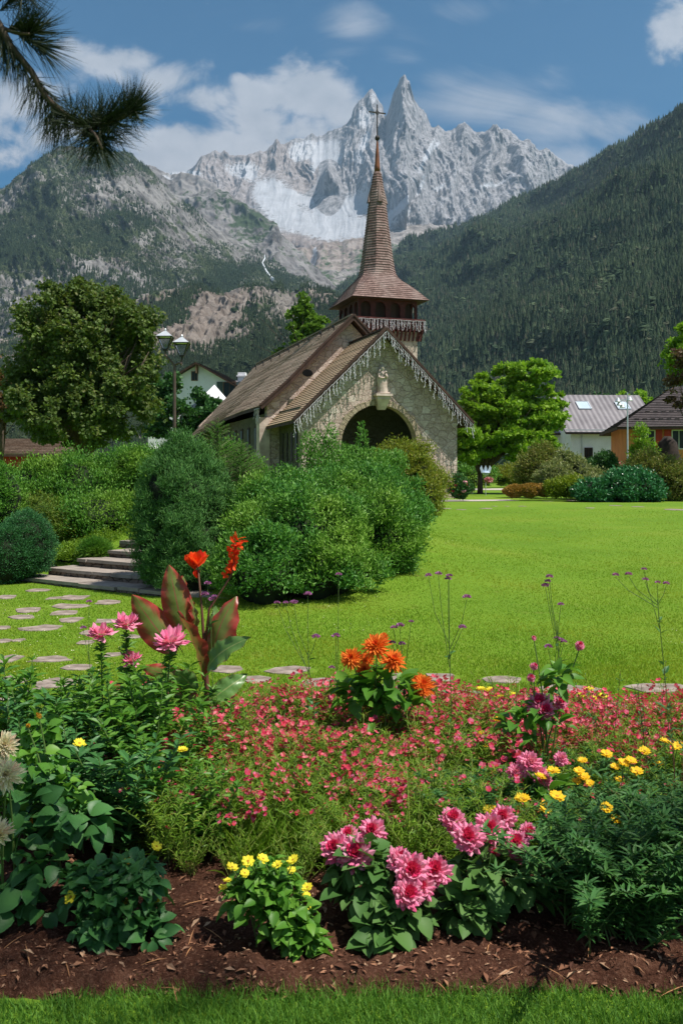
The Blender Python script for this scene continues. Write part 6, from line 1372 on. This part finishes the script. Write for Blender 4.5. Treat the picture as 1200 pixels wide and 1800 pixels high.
# canna
def canna():
    p = Plant('canna', 362, 4.9, 'canna with bronze striped leaves and scarlet flower spikes', 'canna')
    m1, t, out = base_mat('bronze_canna_leaf'); u_ = t.nodes.new('ShaderNodeUVMap'); sp = t.nodes.new('ShaderNodeSeparateXYZ'); t.links.new(u_.outputs[0], sp.inputs[0])
    ab = M(t, 'ABSOLUTE', M(t, 'SUBTRACT', sp.outputs[0], .5)); w = M(t, 'SINE', M(t, 'MULTIPLY', M(t, 'SUBTRACT', M(t, 'MULTIPLY', sp.outputs[1], 46), M(t, 'MULTIPLY', ab, 34)), 1.0))
    f = M(t, 'ADD', M(t, 'MULTIPLY', ab, 2.3), M(t, 'MULTIPLY', w, M(t, 'MULTIPLY', ab, .22)))
    col = ramp(t, f, [(.02, (.34,.10,.07)), (.06, (.15,.24,.05)), (.45, (.18,.21,.05)), (.72, (.30,.08,.04)), (1, (.42,.05,.04))])
    b = t.nodes.new('ShaderNodeBsdfPrincipled'); t.links.new(col, b.inputs['Base Color']); b.inputs['Roughness'].default_value = .35
    tr = t.nodes.new('ShaderNodeBsdfTranslucent'); t.links.new(mixc(t, .4, col, (.5,.12,.05)), tr.inputs[0]); mx = t.nodes.new('ShaderNodeMixShader'); mx.inputs[0].default_value = .4
    t.links.new(b.outputs[0], mx.inputs[1]); t.links.new(tr.outputs[0], mx.inputs[2]); t.links.new(mx.outputs[0], out.inputs[0])
    m2, t, out = base_mat('green_canna_leaf'); u_ = t.nodes.new('ShaderNodeUVMap'); sp = t.nodes.new('ShaderNodeSeparateXYZ'); t.links.new(u_.outputs[0], sp.inputs[0]); ab = M(t, 'ABSOLUTE', M(t, 'SUBTRACT', sp.outputs[0], .5))
    w = M(t, 'SINE', M(t, 'SUBTRACT', M(t, 'MULTIPLY', sp.outputs[1], 60), M(t, 'MULTIPLY', ab, 40))); col = ramp(t, M(t, 'ADD', M(t, 'MULTIPLY', ab, 2), M(t, 'MULTIPLY', w, M(t, 'MULTIPLY', ab, .14))), [(.0, (.30,.36,.12)), (.08, (.10,.22,.05)), (.9, (.14,.27,.07)), (1, (.20,.14,.05))])
    b = t.nodes.new('ShaderNodeBsdfPrincipled'); t.links.new(col, b.inputs['Base Color']); b.inputs['Roughness'].default_value = .35; tr = t.nodes.new('ShaderNodeBsdfTranslucent'); t.links.new(col, tr.inputs[0]); mx = t.nodes.new('ShaderNodeMixShader'); mx.inputs[0].default_value = .3
    t.links.new(b.outputs[0], mx.inputs[1]); t.links.new(tr.outputs[0], mx.inputs[2]); t.links.new(mx.outputs[0], out.inputs[0])
    def leaf(b, tp, w, mat, cup=.3, dyb=0, dyt=0, bend=.08, side=(1,0,0)):
        B = p.at(*b, dyb); Tp = p.at(*tp, dyt); ax = Tp-B; L = ax.length; sd = Vector(side).normalized(); sd = (sd-ax.normalized()*sd.dot(ax.normalized())).normalized(); nn = ax.normalized().cross(sd); W_ = .86*w*p.Y/F
        nu, nv = 9, 15; V = []; UV = []
        for i in range(nv):
            t_ = i/(nv-1); ww = W_*(math.sin(math.pi*min(1, t_**.8))**.75 if 0 < t_ < 1 else .03); c = B+ax*t_+nn*(-bend*L*math.sin(math.pi*t_))
            for j in range(nu): q = j/(nu-1)*2-1; V.append(tuple(c+sd*ww*q+nn*(cup*ww*q*q+.012*math.sin(t_*24+q*3)*abs(q)))); UV.append((j/(nu-1), t_))
        L_ = []; Nn = []; uu = []
        for i in range(nv-1):
            for j in range(nu-1):
                f_ = [i*nu+j, i*nu+j+1, (i+1)*nu+j+1, (i+1)*nu+j]; L_ += f_; Nn.append(4); uu += [UV[q] for q in f_]
        Geo().add(V, L_, Nn, 0, uu).build('leaf', mat, p.root, True)
    leaf((322,1110), (297,993), 31, m1, .45, 0, 0, .05, (1,.2,0)); leaf((318,1105), (322,1012), 17, m1, .5, .08, .12, .1, (.6,.8,0))
    leaf((310,1150), (233,1046), 34, m1, .35, -.02, -.1, -.08, (.9,.4,.3)); leaf((345,1120), (335,1052), 14, m1, .5, .05, 0, .1, (.5,1,0))
    leaf((358,1195), (312,1075), 26, m1, .5, -.03, -.08, -.06, (.6,-.8,0)); leaf((372,1170), (415,1048), 38, m1, .35, .02, .05, .12, (.9,-.5,0)); leaf((368,1160), (380,1065), 22, m2, .4, .08, .1, .1, (.8,.6,0))
    leaf((362,1178), (441,1120), 26, m2, .15, -.04, -.2, -.12, (.5,.0,1)); leaf((350,1205), (250,1172), 22, m1, .3, 0, -.15, -.15, (.3,.3,1))
    leaf((352,1230), (275,1235), 30, m1, .3, -.02, -.18, -.1, (.4,.5,1)); leaf((365,1235), (435,1185), 22, m2, .3, 0, .1, -.1, (.2,.5,1)); leaf((345,1215), (310,1180), 20, m2, .2, -.05, -.18, -.1, (.9,.3,.3))
    G = Geo(); q = [p.at(362,1290), p.at(364,1210), p.at(358,1120), p.at(354,1060), p.at(347,985)]; G.tube([tuple(x) for x in q], [.016,.014,.009,.006,.004], 8)
    q = [p.at(360,1140), p.at(368,1070), p.at(392,1035), p.at(408,1008), p.at(415,955)]; G.tube([tuple(x) for x in q], [.008,.006,.005,.005,.003], 8); G.build('stem', m_stemr, p.root, True)
    G = Geo()
    for (u, v), n_, L in (((343,990),6,.10),((349,985),6,.095),((338,985),5,.085),((347,1005),4,.05)):
        b = np.array(p.at(u, v+12)); d = nrm(np.concatenate([rng.normal(0,.42,(n_,2)), np.ones((n_,1))], 1)); X, Z = frames(d, rdir(n_)); G.inst(PET, np.tile(b, (n_,1)), X*.045, d*L, Z*L)
    G.build('flower', m_sc, p.root)
    G = Geo()
    for k in range(20):
        f = k/19; b = np.array(p.at(402+16*f+random.uniform(-5,5), 1010-62*f)); n_ = 4; d = nrm(rng.normal(size=(n_,3))*.6+[0,0,.3]); X, Z = frames(d, rdir(n_)); L = .028+.025*f; G.inst(PET, np.tile(b, (n_,1)), X*.018, d*L, Z*L)
    G.build('flower', m_sc, p.root)
canna()

# ------------------------------------------------------------------ pine whose bough hangs in at the top left
def pine():
    root = empty('pine_tree', (-2.6, -1.6, 0)); tag(root, 'dark pine bough with long needles hanging into the top left corner', 'pine tree'); ox, oy = -2.6, -1.6
    def w(u, v, Y): q = P(u, v, Y); return (q[0]-ox, q[1]-oy, q[2])
    G = Geo(); G.tube([(0,0,-.1),(.05,0,2),(.0,.1,4.5),(.2,0,8),(.1,0,10.5)], [.24,.2,.17,.1,.03], 12)
    for e in ((3.2,1.2,6.6),(4.6,1.4,6.4),(7.3,3.0,6.3),(1.5,2.6,7),(-1.5,-1,7),(0,-2,7.5),(7.6,1.0,6.0)): G.tube([(.1,0,5.5),(e[0]*.5,e[1]*.5,e[2]+.2),e], [.08,.05,.02], 6)
    G.build('trunk', m_bark, root, True)
    # crown boughs over the viewer: they shade the front corners of the flower bed
    B = [(7.35,3.35,6.2,1.05,.75,.35),(8.5,3.5,6.0,1.0,1.0,.35),(4.45,3.2,6.1,.95,.5,.3),(3.5,3.3,6.3,.9,.9,.3),(0,-.2,9,1.6,1.6,1.6),(-1.5,-1,7,1.2,1.2,.6),(0,-2,7.5,1.3,1.3,.6)]
    crown('crown', B, 60000, .12, .03, m_need, root, tpl=NARROW, clumps=420, clr=.2, shell=.1, seed=77, up=.3)
    Y = 1.5; main = [(-60,-40),(-20,15),(0,45),(20,82),(55,125),(82,172),(117,202),(155,224),(200,214),(238,192)]
    tw = Geo(); tw.tube([(0.05,.1,3.4),tuple(np.array(w(-420,-260,1.1)))]+[w(u, v, Y) for u, v in main], [.03,.012]+list(np.linspace(.0075,.003,10)), 7)
    tw.tube([w(2,48,Y), w(28,58,Y), w(52,60,Y-.02)], [.004,.003,.002], 6); tw.tube([w(155,224,Y), w(170,240,Y-.03), w(180,262,Y-.04)], [.003,.0025,.002], 6); tw.tube([w(-20,15,Y), w(10,-10,Y), w(40,-30,Y)], [.004,.003,.002], 6)
    bo = tw.build('bough', m_bark, root, True); O = []; D = []
    def tuft(c, n, L, dirv=(0,0), spread=1.0, along=None):
        c0 = np.array(w(c[0], c[1], Y)); 
        for _ in range(n):
            s_ = random.random(); o = c0 if along is None else c0+(np.array(w(along[0], along[1], Y))-c0)*s_
            d = np.array([dirv[0], 0, -dirv[1]])+np.random.default_rng(len(O)+5).normal(size=3)*spread; d /= np.linalg.norm(d)+1e-9
            O.append(o); D.append(d*L*random.uniform(.75,1.1))
    k = Y/F
    tuft((148,222), 330, 84*k, (.1,.5), .75, (182,250)); tuft((165,222), 240, 78*k, (.2,.2), .8, (205,212)); tuft((205,212), 150, 68*k, (.35,-.9), .36, (240,190)); tuft((222,205), 110, 52*k, (.6,.1), .7, (240,190))
    tuft((118,204), 130, 66*k, (-.1,-.35), .6, (160,222)); tuft((150,222), 60, 74*k, (.1,-1), .35, (190,214)); tuft((176,214), 90, 70*k, (1,-.8), .35, (230,195)); tuft((85,175), 110, 95*k, (-.12,1), .22, (120,205)); tuft((5,50), 110, 95*k, (.1,1), .2, (45,110)); tuft((15,50), 150, 80*k, (.75,-.5), .42, (60,60)); tuft((30,60), 120, 90*k, (.9,.55), .35, (70,80))
    tuft((45,60), 130, 60*k, (.3,-.5), .7, (55,58)); tuft((0,20), 90, 80*k, (.8,-.4), .45, (40,-20)); tuft((40,-20), 90, 70*k, (.3,.4), .6); tuft((-10,30), 60, 110*k, (0,1), .25, (5,60)); tuft((60,135), 40, 70*k, (.8,.6), .3, (90,180)); tuft((55,125), 70, 85*k, (-.2,1), .2, (85,175))
    O, D = np.array(O), np.array(D); X, Z = frames(nrm(D), rdir(len(O))); n3 = ([(-.5,0,-.3),(.5,0,-.3),(0,0,.5),(-.35,.5,-.26),(.35,.5,-.26),(0,.5,.34),(0,1,-.06)], [(0,1,4,3),(1,2,5,4),(2,0,3,5),(3,4,6),(4,5,6),(5,3,6)])
    Ln = np.linalg.norm(D, axis=1, keepdims=True); Geo().inst(n3, O, X*.00125, D, Z*.00125).build('needles', m_need, bo)
m_need = leafmat('pine_needles', [(.018,.032,.014),(.03,.045,.018),(.012,.02,.01)], .05, .6)
pine()
